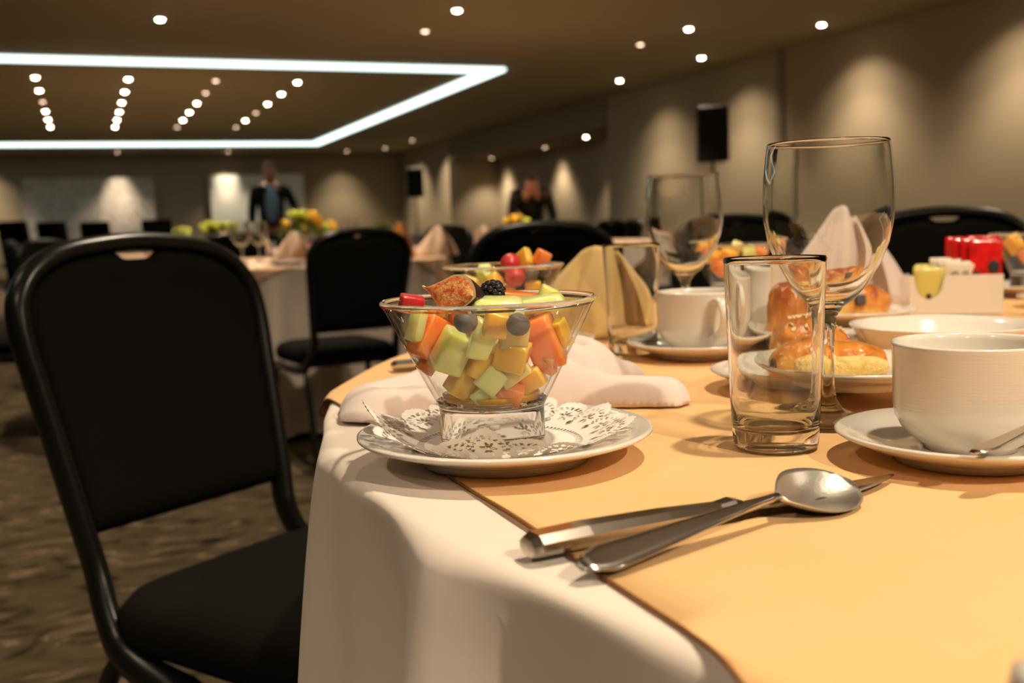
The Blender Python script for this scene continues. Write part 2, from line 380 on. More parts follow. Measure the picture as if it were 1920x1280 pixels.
for y, lab in ((20.8, 'dim soffit lamp lighting the second pool on the recess wall'), (24.0, 'dim soffit lamp lighting the farthest pool on the recess wall')):
    downlight(9.35, y, 2.52, lab, P_WALL * .5, 100, dim=True, group=G, blend=1.0, aim=(.25, 0, -1))
downlight(0.91, 27.72, H, 'dim downlight over the grey patterned partition', P_WALL * 1.5, 46, dim=True, group=G, blend=1, aim=(0, 1.0, -1.25))
downlight(3.58, 27.72, H, 'dim downlight over the white screen', P_WALL * 1.15, 44, dim=True, group=G, blend=1, aim=(0, 1.0, -.85))
downlight(-2.3, 27.9, H, 'dim downlight over the far wall left of the partition', P_WALL * 1.3, 95, dim=True, group=G, blend=1, aim=(0, .5, -1))
downlight(6.7, 27.9, H, 'dim downlight over the far wall beside the column', P_WALL * .75, 80, dim=True, group=G, blend=1, aim=(0, .5, -1))
for x, y, k in ((0.84, 8.1, 2.4), (3.55, 7.4, 2.4), (0.84, 5.4, 3.6), (3.55, 4.9, 2.4), (6.4, 7.4, 1), (6.4, 4.9, 1), (-1.9, 8.1, 1), (-1.9, 5.4, 1),
                (0.84, 2.6, 1.6), (-1.9, 2.6, 1.8), (3.55, 2.4, 1.2), (6.4, 2.2, 1), (0.84, 0.2, 1.35), (3.55, -0.2, 1), (-1.9, 0.2, 1.2), (0.84, -2.4, 13.0), (3.55, -2.6, 6), (-1.9, -2.4, 3.6)):
    downlight(x, y, H, 'round recessed ceiling downlight over the nearest tables', P_TABLE * k, 140 if y < 1 else 100, group='downlights over the nearest tables')

# ------------------------------------------------------------------ far wall boards
def partition(x, wd, hgt, y, label):
    t = thing('partition_panel', label, 'partition', (x, y, 0))
    box('panel', wd, 0.06, hgt - .04, M['panel_grey'], t, c=(0, 0, hgt / 2 + .02), bevel=.004)
    n = 6
    for i in range(n + 1):
        box('panel_strip', 0.03, 0.02, hgt - .06, M['panel_grey'], t, c=(-wd / 2 + .02 + (wd - .04) * i / n, -.039, hgt / 2 + .02))
    return t
partition(0.21, 3.1, 2.42, 28.55, 'wide grey patterned partition panel standing at the far wall under a lamp pool')
t = thing('projection_screen', 'white screen board behind the man in the dark jacket', 'screen', (4.38, 28.5, 0))
box('board', 2.46, 0.05, 2.36, M['screen_white'], t, c=(0, 0, 1.25), bevel=.004)
for s in (-1, 1): box('leg', .05, .3, .08, M['screen_frame'], t, c=(s * 1.0, 0, .04))
box('frame', 2.54, .03, .05, M['screen_frame'], t, c=(0, -.02, .05))

# ------------------------------------------------------------------ tables and cloths
def prof(s, R, e=0.012):
    # arc length s -> (r, drop) over a rounded table edge
    f = R - e
    if s <= f: return s, 0.0
    a = (s - f) / e
    if a <= PI / 2: return f + e * math.sin(a), e * (1 - math.cos(a))
    return R, e + (s - f - e * PI / 2)

def fold_fn(seed):
    rn = random.Random(seed); ph = [rn.uniform(0, 6.28) for _ in range(5)]
    def F(a):
        v = math.sin(27 * a + ph[0] + 1.1 * math.sin(4 * a + ph[1]) + .6 * math.sin(7 * a + ph[2]))
        v = .75 * v + .25 * math.sin(43 * a + ph[3] + 1.4 * math.sin(5 * a + ph[4]))
        return (1 - math.copysign(abs(v) ** .85, v)) / 2 if v < 0 else (1 - v ** 1.8) / 2      # 0..1, inward; crests sharper than hollows
    return F

def cloth_point(a, s, R, F, top, off, dents=()):
    r, d = prof(s, R)
    if d > 0:
        k = .10 * (1 - math.exp(-d / .015)) + .90 * (1 - math.exp(-d / .22))
        r += .05 * d - (.125 * k) * (F(a) - .38) 
        for (da, wd, dep) in dents:
            q = ((a - da + PI) % (2 * PI) - PI) / wd
            r -= dep * math.exp(-q * q) * d * d / (d * d + .012)
    q = min(1.0, d / .012); e = off + (.0045 if off else 0) * min(1.0, d / .004); return r + e * q ** .5, top - d + e * (1 - q * .8)

def table(x, y, seed, label, cloth_label, overlay_label, ovm, group=None, half=0.91, orot=0.0, seg=220, dents=(), hem=False, R=0.967, T=0.7515):
    orot = round(orot / (2 * PI / seg)) * 2 * PI / seg
    t = thing('round_table', label, 'table', (x, y, 0), 0, group)
    lathe('tabletop', [(0, .715), (R - .12, .715), (R - .12, .742), (0, .742)], M['wood'], t, seg=48)
    lathe('pedestal', [(0, 0.001), (.32, 0.001), (.32, .03), (.05, .06), (.05, .714), (0, .714)], M['frame_black'], t, seg=24)
    F = fold_fn(seed); E_ = .012; L = R - E_ + E_ * PI / 2 + .725 - E_
    rows = [0.0001, .3, .6, .8, .88, .925, R - E_] + [R - E_ + E_ * PI / 2 * i / 5 for i in range(1, 6)]
    rows += [rows[-1] + (L - rows[-1]) * (i / 22) ** 1.15 for i in range(1, 23)]
    vs, fs = [], []
    for s in rows:
        for i in range(seg):
            a = 2 * PI * i / seg; r, z = cloth_point(a, s, R, F, T, 0, dents)
            vs.append((r * math.cos(a), r * math.sin(a), z))
    for k in range(len(rows) - 1):
        for i in range(seg): fs.append((k * seg + i, k * seg + (i + 1) % seg, (k + 1) * seg + (i + 1) % seg, (k + 1) * seg + i))
    c = from_data('tablecloth', vs, fs, M['cloth'], None, True, (x, y, 0)); tag(c, cloth_label, 'tablecloth', 'round tablecloths' if group else None)
    vs, fs = [], []; rows2 = [0.0001 + .91 * k / 30 for k in range(31)] + rows[6:]
    def lift(a, s):      # loose hem: the square's rim waves a little above the cloth
        u, v = s * math.cos(a), s * math.sin(a); ed = half - max(abs(u), abs(v))
        return max(0, .0022 * (1 - math.exp(-(math.hypot(u + .862, v - .008) / .12) ** 4)) * math.exp(-ed / .015) * (.5 + .5 * math.sin(21 * v + 17 * u + 1.0 + math.sin(9 * v)))) if s < R - E_ else 0
    def ov(a, s, off=.0013):
        r, z = cloth_point(a + orot, s, R, F, T, off, dents); return (r * math.cos(a + orot), r * math.sin(a + orot), z + lift(a, s))
    lim = [half / max(abs(math.cos(2 * PI * i / seg)), abs(math.sin(2 * PI * i / seg))) for i in range(seg)]
    for s_ in rows2:
        for i in range(seg): vs.append(ov(2 * PI * i / seg, min(s_, lim[i]), .0013))
    for k in range(len(rows2) - 1):
        for i in range(seg):
            j = (i + 1) % seg
            if rows2[k] < lim[i] - 1e-6 or rows2[k] < lim[j] - 1e-6: fs.append((k * seg + i, k * seg + j, (k + 1) * seg + j, (k + 1) * seg + i))
    o = from_data('overlay_cloth', vs, fs, ovm, None, True, (x, y, 0))
    bb = bmesh.new(); bb.from_mesh(o.data); bmesh.ops.remove_doubles(bb, verts=bb.verts, dist=1e-6); bmesh.ops.delete(bb, geom=[v for v in bb.verts if not v.link_faces], context='VERTS'); bb.to_mesh(o.data); bb.free(); tag(o, overlay_label, 'table overlay', 'square overlay cloths' if group else None)
    so = o.modifiers.new('thickness', 'SOLIDIFY'); so.thickness = .0009; so.offset = 0
    if hem:
        for sx in (-1, 1):
            tube('hem', [ov(math.atan2(w_, sx * half), math.hypot(half, w_), .0018) for w_ in [-half + 2 * half * k / 240 for k in range(241)]], .0010, M['hem'], o, seg=6)
    return t, c, o
TX, TY = 1.105, 0.610
table(TX, TY, 3, 'round banquet table under ivory cloth with the fruit bowl breakfast', 'ivory tablecloth falling in soft folds round the nearest table',
      'golden tan square overlay cloth with shade-darkened brown hem on the nearest table', M['overlay'], seg=400, hem=True,
      dents=((2.33, .27, .15),))
table(0.83, 5.45, 11, 'round banquet table behind the nearest chair', 'beige tablecloth hanging to the floor on the table behind the nearest chair',
      'peach tan overlay cloth on the table behind the nearest chair', M['overlay_peach'], 'banquet tables further back', orot=.3)
table(1.05, 8.95, 12, 'round banquet table with the left yellow flower centrepiece', 'beige tablecloth under the left yellow flower centrepiece',
      'peach tan overlay under the left yellow flower centrepiece', M['overlay_peach'], 'banquet tables further back', orot=.5, seg=200)
table(3.05, 7.1, 13, 'round banquet table behind the arched middle chair', 'beige tablecloth on the table behind the arched middle chair',
      'peach tan overlay on the table behind the arched middle chair', M['overlay_peach'], 'banquet tables further back', orot=.2, seg=200)
table(4.25, 10.4, 14, 'round banquet table the dark stooping figure leans over', 'beige tablecloth on the table of the dark stooping figure',
      'peach tan overlay on the table of the dark stooping figure', M['overlay_peach'], 'banquet tables further back', seg=200)
table(1.25, 14.9, 15, 'distant round banquet table with a dim yellow centrepiece', 'beige tablecloth on the distant table before the dark wall stretch',
      'peach tan overlay on the distant table before the dark wall stretch', M['overlay_peach'], 'banquet tables further back', seg=200)
table(5.3, 19.6, 16, 'farthest banquet table in front of the far speaker', 'beige tablecloth on the farthest table in front of the far speaker',
      'peach tan overlay on the farthest table in front of the far speaker', M['overlay_peach'], 'banquet tables further back', seg=200)

# ------------------------------------------------------------------ chairs
def make_chair(label):
    t = thing('banquet_chair', label, 'chair')
    lean = lambda z: -.247 * (z - .45)
    def half_w(z): return .168 + (.200 - .168) * min(1, max(0, (z - .45) / .33))
    side = [(.36, .200, .365), (.20, .198, .362), (.08, .190, .372), (.03, .180, .41)]
    pts = [Vector(p) for p in side]
    for z in (.47, .54, .62, .70, .77): pts.append(Vector((lean(z), half_w(z), z)))
    for a in (12, 26, 40, 53, 65, 78):
        q = math.radians(a); y = .200 * math.cos(q) ** .62; z = .79 + .105 * math.sin(q) ** .95
        pts.append(Vector((lean(z), y, z)))
    full = pts + [Vector((lean(.898), 0, .898))] + [Vector((p.x, -p.y, p.z)) for p in reversed(pts)]
    tube('back_frame', smooth_path(full, 4), .014, M['frame_black'], t, ry=.021, seg=12)
    # upholstered panel with a dip under the crest that leaves a hand slot
    n = 48; outer = []
    def top_z(y):
        s = min(1, abs(y) / .186); base = .785 + .104 * (1 - s ** 3.0) ** .5
        return base - .016 * math.exp(-(y / .034) ** 6)
    for i in range(n + 1):
        f = -1 + 2 * i / n; outer.append(f)
    vs, fs = [], []; rows = 22
    for sgn in (1, -1):
        for k in range(rows + 1):
            for f in outer:
                zb = .515; yy0 = f
                z = zb + (top_z(f * .186) - zb) * k / rows
                y = f * (half_w(z) - .009)
                ed = min(1, min(1 - abs(f), k / rows, 1 - k / rows) / .09); th = .003 + .014 * math.sqrt(max(0, 1 - (1 - ed) ** 2))
                vs.append((lean(z) + sgn * th, y, z))
    W = n + 1; N = (rows + 1) * W
    for k in range(rows):
        for i in range(n):
            a = k * W + i; fs.append((a, a + 1, a + W + 1, a + W)); fs.append((N + a, N + a + W, N + a + W + 1, N + a + 1))
    for i in range(n):
        fs.append((i, N + i, N + i + 1, i + 1)); b = rows * W; fs.append((b + i, b + i + 1, N + b + i + 1, N + b + i))
    for k in range(rows):
        a = k * W; fs.append((a, a + W, N + a + W, N + a)); a += n; fs.append((a, N + a, N + a + W, a + W))
    from_data('backrest', vs, fs, M['fabric_black'], t)
    # seat cushion
    b = bmesh.new(); vs, fs = [], []; ns, nr = 64, 0
    prof_ = [(0, .462), (.5, .462), (.8, .459), (.93, .450), (1.0, .432), (1.0, .402), (.97, .392), (0, .392)]
    rings = []
    for (k, z) in prof_:
        ring = []
        for i in range(ns):
            a = 2 * PI * i / ns; c, s_ = math.cos(a), math.sin(a)
            x = .235 + .205 * k * math.copysign(abs(c) ** .38, c); y = .205 * k * math.copysign(abs(s_) ** .38, s_)
            ring.append(len(vs)); vs.append((x, y, z))
            if k == 0: break
        rings.append(ring)
    for A, B in zip(rings, rings[1:]):
        for i in range(ns):
            j = (i + 1) % ns
            if len(A) == 1: fs.append((A[0], B[i], B[j]))
            elif len(B) == 1: fs.append((A[j], A[i], B[0]))
            else: fs.append((A[i], A[j], B[j], B[i]))
    b.free(); from_data('seat', vs, fs, M['fabric_black'], t)
    box('seat_frame', .36, .34, .012, M['frame_black'], t, c=(.22, 0, .384))
    for s in (-1, 1):
        tube('leg', smooth_path([(.345, s * .200, .365), (.372, s * .203, .33), (.385, s * .205, .2), (.40, s * .208, .012)], 4), .0125, M['frame_black'], t, seg=10)
        tube('leg', smooth_path([(.07, s * .188, .372), (.035, s * .192, .33), (.0, s * .195, .2), (-.05, s * .20, .012)], 4), .0125, M['frame_black'], t, seg=10)
        for px, py in ((.40, .208), (-.05, .20)):
            lg = [c for c in t.children if c.name.startswith('leg')][-2 if px > 0 else -1]
            lathe('foot_cap', [(0, 0.001), (.015, 0.001), (.016, .02), (.0, .022)], M['plastic_black'], lg, seg=12, loc=(px, s * py, 0))
    return t
chair0 = make_chair('black banquet chair with a high padded back filling the left of the picture')
chair0.location = (.126, 1.536, 0); chair0.rotation_euler = (0, 0, -.987)
def chair(x, y, rz, label, group='banquet chairs further back'):
    return dup(chair0, (x, y, 0), rz, label, group)
chair(.945, 3.95, 1.72, 'black banquet chair tucked at the table just behind the fruit bowl')
chair(1.235, 2.80, 1.25, 'black arched chair back between the second fruit bowl and the tan napkin', 'chairs around the nearest tables')
chair(1.94, 1.93, -2.15, 'large black chair back behind the sugar packets at the right', 'chairs around the nearest tables')
chair(1.88, 2.72, -1.92, 'black chair back half hidden behind the two wine glasses', 'chairs around the nearest tables')
chair(2.08, 6.32, -2.54, 'black chair at the side of the second table beside the peach napkin cone')
chair(-.66, 5.5, 0.0, 'black chair at the left edge beyond the nearest chair')
chair(-.32, 7.2, .2, 'dark chair at the left picture edge, further back')
chair(-.15, 6.62, -.85, 'dark chair hidden mostly behind the nearest chair top')
chair(.95, 7.45, 1.6, 'dark chair below the left yellow flower centrepiece')
chair(1.80, 7.70, 2.10, 'dark chair between the man and the second table flowers')
chair(2.48, 9.35, 3.4, 'dark chair in front of the standing man')
chair(2.62, 5.62, 1.28, 'dark chair right of the narrow peach napkins, facing the table behind')
chair(3.62, 5.68, 1.95, 'dark chair back right beside the arched middle chair')
chair(4.52, 6.75, 2.9, 'dark chair glimpsed left of the smaller wine glass stem')
chair(3.2, 9.35, .78, 'dark chair before the table of the stooping figure, left one')
chair(4.6, 8.92, 1.8, 'dark chair before the table of the stooping figure, right one')
chair(5.75, 10.6, 3.2, 'dark chair at the side of the table of the stooping figure')
chair(4.9, 18.15, 1.3, 'tiny dark chair at the farthest table, left one')
chair(5.95, 18.25, 1.98, 'tiny dark chair at the farthest table, right one')

def make_high_chair(label):
    t = thing('high_back_chair', label, 'chair')
    b = box_bm(.06, .34, .66, (0, 0, 0), .03, 3)
    bmesh.ops.transform(b, matrix=Matrix.Translation((-.12, 0, .765)) @ Matrix.Rotation(-.16, 4, 'Y'), verts=b.verts)
    from_bm('backrest', b, M['fabric_black'], t, True)
    box('seat', .46, .48, .09, M['fabric_black'], t, c=(.14, 0, .44), bevel=.03, smooth=True)
    for s in (-1, 1):
        tube('armrest', smooth_path([(-.06, s * .26, .66), (.1, s * .27, .67), (.27, s * .27, .65), (.30, s * .26, .55), (.28, s * .25, .44)], 4), .018, M['frame_black'], t, seg=8)
        for x0, x1 in ((.33, .36), (-.05, -.1)):
            tube('leg', [(x0, s * .21, .42), (x1, s * .22, .002)], .014, M['frame_black'], t, seg=8)
    return t
hc = make_high_chair('dark high back chair at the far left picture edge, nearest of four')
hc.location = (-.52, 11.1, 0); hc.rotation_euler = (0, 0, .9); hc['group'] = 'high back chairs before the grey partition'
for x, y, rz, lab in ((-.22, 12.1, 1.0, 'dark high back chair before the left half of the grey partition'), (.18, 13.0, 1.2, 'dark high back chair before the lamp pool on the partition'),
                      (.82, 12.75, 1.3, 'dark high back chair at the right end of the grey partition')):
    dup(hc, (x, y, 0), rz, lab)

# ------------------------------------------------------------------ loudspeakers
def make_speaker(label):
    t = thing('loudspeaker', label, 'speaker')
    b = box_bm(.40, .36, .70, (0, 0, 1.96), .02, 2); from_bm('cabinet', b, M['plastic_black'], t)
    box('grille', .36, .012, .64, M['grille_black'], t, c=(0, -.184, 1.96), bevel=.004)
    tube('pole', [(0, 0, .15), (0, 0, 1.61)], .02, M['frame_black'], t, seg=12)
    lathe('collar', [(.021, .82), (.035, .82), (.035, .9), (.021, .9)], M['plastic_black'], t, seg=14, closed=True)
    for k in range(3):
        a = k * 2 * PI / 3 + .5
        tube('leg', [(0.02 * math.cos(a), .02 * math.sin(a), .78), (.5 * math.cos(a), .5 * math.sin(a), .015)], .013, M['frame_black'], t, seg=8)
    return t
sp = make_speaker('black loudspeaker on a tripod before the right wall, larger one'); sp.location = (7.66, 11.72, 0); sp.rotation_euler = (0, 0, -.50); sp['group'] = 'loudspeakers'
dup(sp, (7.5, 24.4, 0), -.25, 'small distant black loudspeaker before the far column')

# ------------------------------------------------------------------ tableware builders
def make_plate(label, cat='plate', r=.095, name='side_plate', loc=(0, 0, 0), group=None):
    k = r / .095
    t = thing(name, label, cat, loc, 0, group)
    p = [(0, .0100), (.050, .0100), (.058, .0108), (.066, .0135), (.080, .0175), (.0925, .0205), (.0950, .0200), (.0952, .0186), (.0935, .0172),
         (.080, .0125), (.066, .0080), (.058, .0055), (.055, .0035), (.0545, 0), (.0515, 0), (.0505, .0040), (0, .0048)]
    lathe('dish', [(a * k, z) for a, z in p], M['porcelain'], t, seg=96)
    return t

BH = .0915
def bowl_inner(z): return .031 + (z - .026) * (.0655 - .031) / (BH - .026)
def make_bowl(label, loc=(0, 0, 0), group=None):
    t = thing('glass_dessert_bowl', label, 'glass bowl', loc, 0, group)
    pr = [(0, .0012), (.026, .0012), (.031, .0003), (.0333, .0012), (.0340, .003), (.0338, .021), (.0342, .0238), (.0360, .0275),
          (.0515, .0575), (.0672, .0885), (.0690, .0905), (.0692, .0922), (.0681, .0932), (.0667, .0925), (.0655, .0905),
          (.0486, .0575), (.0330, .0288), (.0300, .0262), (.02, .0250), (0, .0245)]
    lathe('bowl', pr, [M['glass_solid'], M['glass']], t, seg=96, mat_fn=lambda k: 1 if k in (7, 8, 14, 15) else 0)
    return t

def make_tumbler(label, loc=(0, 0, 0), group=None):
    t = thing('glass_tumbler', label, 'glass', loc, 0, group)
    pr = [(0, .0015), (.021, .0015), (.0245, .0003), (.0265, .001), (.0272, .003), (.0278, .012), (.0290, .035), (.0322, .120), (.0324, .1225), (.0318, .1238), (.0310, .1228), (.0306, .120),
          (.0274, .035), (.0262, .018), (.0240, .0135), (.016, .0115), (0, .0110)]
    lathe('glass_body', pr, [M['glass_solid'], M['glass']], t, seg=80, mat_fn=lambda k: 0)
    return t

def make_goblet(label, loc=(0, 0, 0), group=None):
    t = thing('wine_glass', label, 'wine glass', loc, 0, group)
    out = [(0, .0008), (.030, .0008), (.0350, .0004), (.0356, .0014), (.034, .0024), (.022, .0055), (.010, .0105), (.0058, .018), (.0046, .028), (.0042, .050), (.0046, .067), (.0062, .077), (.0110, .0845)]
    bo = [(.0190, 0.0910), (.0280, 0.1010), (.0375, 0.1160), (.0440, 0.1320), (.0470, 0.1470), (.0478, 0.1610), (.0472, 0.1770), (.0454, 0.1930), (.0443, 0.2000)]
    rim = [(.0443, 0.2015), (.0436, 0.2022), (.0430, 0.2014)]
    bi = [(.0430, 0.2000), (.0441, 0.1930), (.0459, 0.1770), (.0465, 0.1610), (.0457, 0.1470), (.0427, 0.1322), (.0362, 0.1165), (.0265, 0.1020), (.0172, 0.0925), (.009, 0.0890), (0, 0.0880)]
    bo, rim, bi = [[(r * .945, z - .002) for r, z in q] for q in (bo, rim, bi)]; pr = out + bo + rim + bi
    lathe('glass_body', pr, [M['glass_solid'], M['glass']], t, seg=96, mat_fn=lambda k: 0)
    return t

def make_cup(label, loc=(0, 0, 0), rz=0, group=None):
    t = thing('coffee_cup', label, 'cup', loc, rz, group)
    pr = [(0, .0035), (.022, .0035), (.0235, .0002), (.0262, .0002), (.0272, .0030), (.0330, .0068), (.0395, .0135), (.0430, .0200), (.0442, .0260), (.0450, .0620), (.0455, .0640), (.0448, .0652), (.0436, .0640),
          (.0428, .0610), (.0418, .0260), (.0390, .0165), (.0310, .0095), (.02, .0070), (0, .0065)]
    lathe('cup_body', pr, [M['porcelain'], M['porcelain_ridged']], t, seg=96, mat_fn=lambda k: 1 if k == 8 else 0)
    tube('handle', smooth_path([(.0440, 0, .0555), (.0560, 0, .0590), (.0680, 0, .0560), (.0735, 0, .0440), (.0690, 0, .0310), (.0570, 0, .0230), (.0425, 0, .0200)], 6), .0052, M['porcelain'], t, ry=.0028, seg=12, upv=(0, 1, 0)) if False else \
        tube('handle', smooth_path([(.0440, 0, .0555), (.0560, 0, .0590), (.0680, 0, .0560), (.0735, 0, .0440), (.0690, 0, .0310), (.0570, 0, .0230), (.0425, 0, .0200)], 6), .0028, M['porcelain'], t, ry=.0065, seg=12, upv=(0, 1, 0))
    return t

def make_saucer(label, loc=(0, 0, 0), group=None, r=.0785):
    k = r / .0785; t = thing('saucer', label, 'saucer', loc, 0, group)
    p = [(0, .0062), (.026, .0062), (.0285, .0075), (.031, .0068), (.050, .0095), (.066, .0150), (.0760, .0185), (.0785, .0182), (.0786, .0168), (.076, .0150), (.066, .0105), (.050, .0050), (.045, .0030), (.0445, 0), (.0415, 0), (.0405, .003), (0, .0035)]
    lathe('dish', [(a * k, z) for a, z in p], M['porcelain'], t, seg=96)
    return t

def strip_mesh(name, st, m, parent, nv=10):
    # st: (x, z, half width, half thickness, cup depth, y shift); closed shell swept along x
    vs, fs = [], []; W = nv + 1
    for side in (1, -1):
        for (x, z, hw, ht, dp, ys) in st:
            for j in range(W):
                v = -1 + 2 * j / nv; rise = dp * (1 - v * v)
                e = math.sqrt(max(0, 1 - abs(v) ** 6))
                vs.append((x, ys + v * hw, z - rise + side * ht * (.15 + .85 * e)))
    n = len(st); N = n * W
    for i in range(n - 1):
        for j in range(nv):
            a = i * W + j; fs.append((a, a + W, a + W + 1, a + 1)); fs.append((N + a, N + a + 1, N + a + W + 1, N + a + W))
        fs.append((i * W, N + i * W, N + (i + 1) * W, (i + 1) * W)); q = i * W + nv; fs.append((q, q + W, N + q + W, N + q))
    for i in (0, n - 1):
        for j in range(nv):
            a = i * W + j; fs.append((a, a + 1, N + a + 1, N + a) if i == 0 else (a, N + a, N + a + 1, a + 1))
    return from_data(name, vs, fs, m, parent)

def make_spoon(label, loc, rot, L=.210, group=None):
    k = L / .210; t = thing('spoon', label, 'spoon', loc, 0, group); t.rotation_euler = rot
    st = []
    for i in range(19):   # handle from tip to neck
        f = i / 18; x = f * .142
        hw = .0098 - .0015 * f - .0058 * min(1, max(0, (f - .15) / .75)) ; hw *= min(1, .35 + 6 * f)
        z = .0020 + .0080 * math.sin(min(1, f * 1.02) * PI * .62) * f ** .7
        st.append((x, z, hw, .0013 + .0006 * (f > .8), 0, 0))
    zn = st[-1][1]
    for i in range(1, 19):
        f = i / 18; x = .142 + .068 * f
        hw = .0030 + (.0215 - .0030) * math.sin(min(1, f * 1.9) * PI / 2) if f < .53 else .0215 * math.sqrt(max(0, 1 - ((f - .53) / .4702) ** 2.3))
        hw = max(hw, .0012); dp = .0085 * math.sin(PI * min(1, f * .98 + .02)) ** .8
        st.append((x, zn - .0045 * math.sin(f * PI * .5), hw, .0009, dp, 0))
    st = [(a * k, b * k, c * k, d * k, e * k, g) for a, b, c, d, e, g in st]
    strip_mesh('handle', st[:19], M['steel'], t, 8)
    strip_mesh('spoon_bowl', st[18:], M['steel_scuffed'], t, 16)
    return t

def make_knife(label, loc, rz, group=None):
    t = thing('table_knife', label, 'knife', loc, rz, group)
    # faceted hollow handle
    vs, fs = [], []; secs = [(0, .0070, .0040), (.004, .0088, .0050), (.03, .0092, .0052), (.075, .0080, .0046), (.108, .0062, .0037), (.117, .0068, .0042), (.122, .0058, .0036)]
    for x, hw, hh in secs:
        for a, b_ in ((-.55, -1), (.55, -1), (1, -.35), (1, .35), (.55, 1), (-.55, 1), (-1, .35), (-1, -.35)): vs.append((x, a * hw, hh * 1.0 + b_ * hh))
    for i in range(len(secs) - 1):
        for k in range(8): fs.append((i * 8 + k, i * 8 + (k + 1) % 8, (i + 1) * 8 + (k + 1) % 8, (i + 1) * 8 + k))
    fs.append(tuple(range(8))); fs.append(tuple((len(secs) - 1) * 8 + k for k in range(8)))
    from_data('handle', vs, fs, M['steel'], t, smooth=False)
    st = []
    for i in range(25):
        f = i / 24; x = .120 + .118 * f
        hw = .0048 + .0046 * min(1, f / .18) if f < .18 else .0094 * (1 - max(0, (f - .55) / .45) ** 2.0 * .93)
        ys = .0 + .006 * max(0, (f - .5) / .5) ** 1.8
        st.append((x, .0034 - .0016 * min(1, f * 3), hw, .0011 - .0006 * f, 0, ys))
    strip_mesh('blade', st, M['steel'], t, 8)
    return t

def chunk_bm(sz, rn, k=(1, 1, 1), bev=.16):
    b = bmesh.new(); bmesh.ops.create_cube(b, size=sz)
    for v in b.verts: v.co = Vector([c * kk * (1 + rn.uniform(-.16, .16)) for c, kk in zip(v.co, k)])
    bmesh.ops.bevel(b, geom=list(b.edges), offset=sz * bev * min(k), segments=2, profile=.6, affect='EDGES')
    return b
def fruit(name, m, p, sz, label, cat, seed, rot=None, k=(1, 1, 1), group=None, ball=False, bev=.16):
    rn = random.Random(seed)
    if ball:
        b = ellipsoid_bm(sz / 2, sz / 2, sz * .46, u=20, v=12)
        if ball == 'berry':
            crown = [v for v in b.verts if v.co.z > sz * .40]
            for v in crown: v.co.z -= sz * .08
        elif ball == 'drupe':
            for v in b.verts:
                n_ = v.co.normalized(); v.co += n_ * .09 * sz * (math.sin(9 * math.atan2(n_.y, n_.x)) * math.sin(8 * math.acos(max(-1, min(1, n_.z)))))
    else: b = chunk_bm(sz, rn, k, bev)
    o = from_bm(name, b, M[m], None, True); o.location = p
    o.rotation_euler = rot or [rn.uniform(0, 3) for _ in range(3)]
    return tag(o, label, cat, group)

# ------------------------------------------------------------------ nearest setting: plate, doily, bowl of fruit
PLZ = .7538
make_plate('white side plate carrying the glass fruit bowl at the table edge', loc=(.243, .618, PLZ))
def doily(loc):
    t = thing('paper_doily', 'white lace paper doily under the glass fruit bowl', 'doily', loc)
    nl = 20; NA, NR = nl * 30, 44; r0, R1 = .0, .088
    def solid(a, r):
        u = (a / (2 * PI) * nl) % 1 - .5; edge = .072 + .0155 * math.sqrt(max(0, 1 - (u * 2) ** 2))
        if r > edge: return False
        if r < .046: return True
        c = .069; du, dr = u * 2 * PI * c / nl, r - c; rho = math.hypot(du, dr); th = math.atan2(dr, du)
        if .0088 < rho < .0122 and dr > -.004: return (th / (PI / 9)) % 1 > .52 or edge - r < .0016
        if rho < .0066:
            return not any(((du * math.cos(q) + dr * math.sin(q) - .0036) / .0026) ** 2 + ((-du * math.sin(q) + dr * math.cos(q)) / .0011) ** 2 < 1 for q in (0.3, 1.2, 1.9, 2.8, 4.2, 5.2))
        if .048 < r < .055: return (a / (2 * PI) * nl * 5) % 1 > .45 or not (.0495 < r < .0535)
        if abs(abs(u) - .5) < .2 and .058 < r < .066: return ((abs(abs(u) - .5)) / .12) ** 2 + ((r - .062) / .003) ** 2 > 1
        return True
    def hgt(a, r):
        z = .0006 + max(0, r - .052) * .32
        f = max(0, (r - .060) / .028)
        front = math.exp(-(((a - 4.25 + PI) % (2 * PI) - PI) / .36) ** 2)
        left = math.exp(-(((a - 3.05 + PI) % (2 * PI) - PI) / .40) ** 2)
        z += f * (.010 * front + .014 * left * (1 + .4 * math.sin(9 * a))) + f * .0018 * (1 + math.sin(11 * a))
        return z
    vs, fs = [], []; rr = [.036 + (R1 - .036) * k / NR for k in range(NR + 1)]
    for r in rr:
        for i in range(NA):
            a = 2 * PI * i / NA
            pull = 1 - .16 * max(0, (r - .060) / .028) * math.exp(-(((a - 4.25 + PI) % (2 * PI) - PI) / .36) ** 2)
            vs.append((r * pull * math.cos(a), r * pull * math.sin(a), hgt(a, r)))
    for k in range(NR):
        for i in range(NA):
            if solid(2 * PI * (i + .5) / NA, (rr[k] + rr[k + 1]) / 2):
                j = (i + 1) % NA; fs.append((k * NA + i, (k + 1) * NA + i, (k + 1) * NA + j, k * NA + j))
    c = len(vs); vs.append((0, 0, .0006))
    for i in range(NA): fs.append((c, i, (i + 1) % NA))
    o = from_data('lace_paper', vs, fs, M['paper'], t, recalc=False)
    b = bmesh.new(); b.from_mesh(o.data); bmesh.ops.delete(b, geom=[v for v in b.verts if not v.link_faces], context='VERTS'); b.to_mesh(o.data); b.free()
doily((.2400, .6195, PLZ + .0102))
BX, BY, BZ = .236, .621, PLZ + .0118
make_bowl('flared clear glass dessert bowl of cut fruit on the nearest plate', (BX, BY, BZ))
jz = [(0, .0262), (.0285, .0262), (.0300, .0272), (.0312, .0300), (.0318, .0318), (.030, .0322), (0, .0322)]
lathe('fruit_juice', jz, M['juice'], None, seg=40, loc=(BX, BY, BZ)); tag(bpy.data.objects['fruit_juice'], 'orange fruit juice pooled in the bottom of the nearest glass bowl', 'juice')
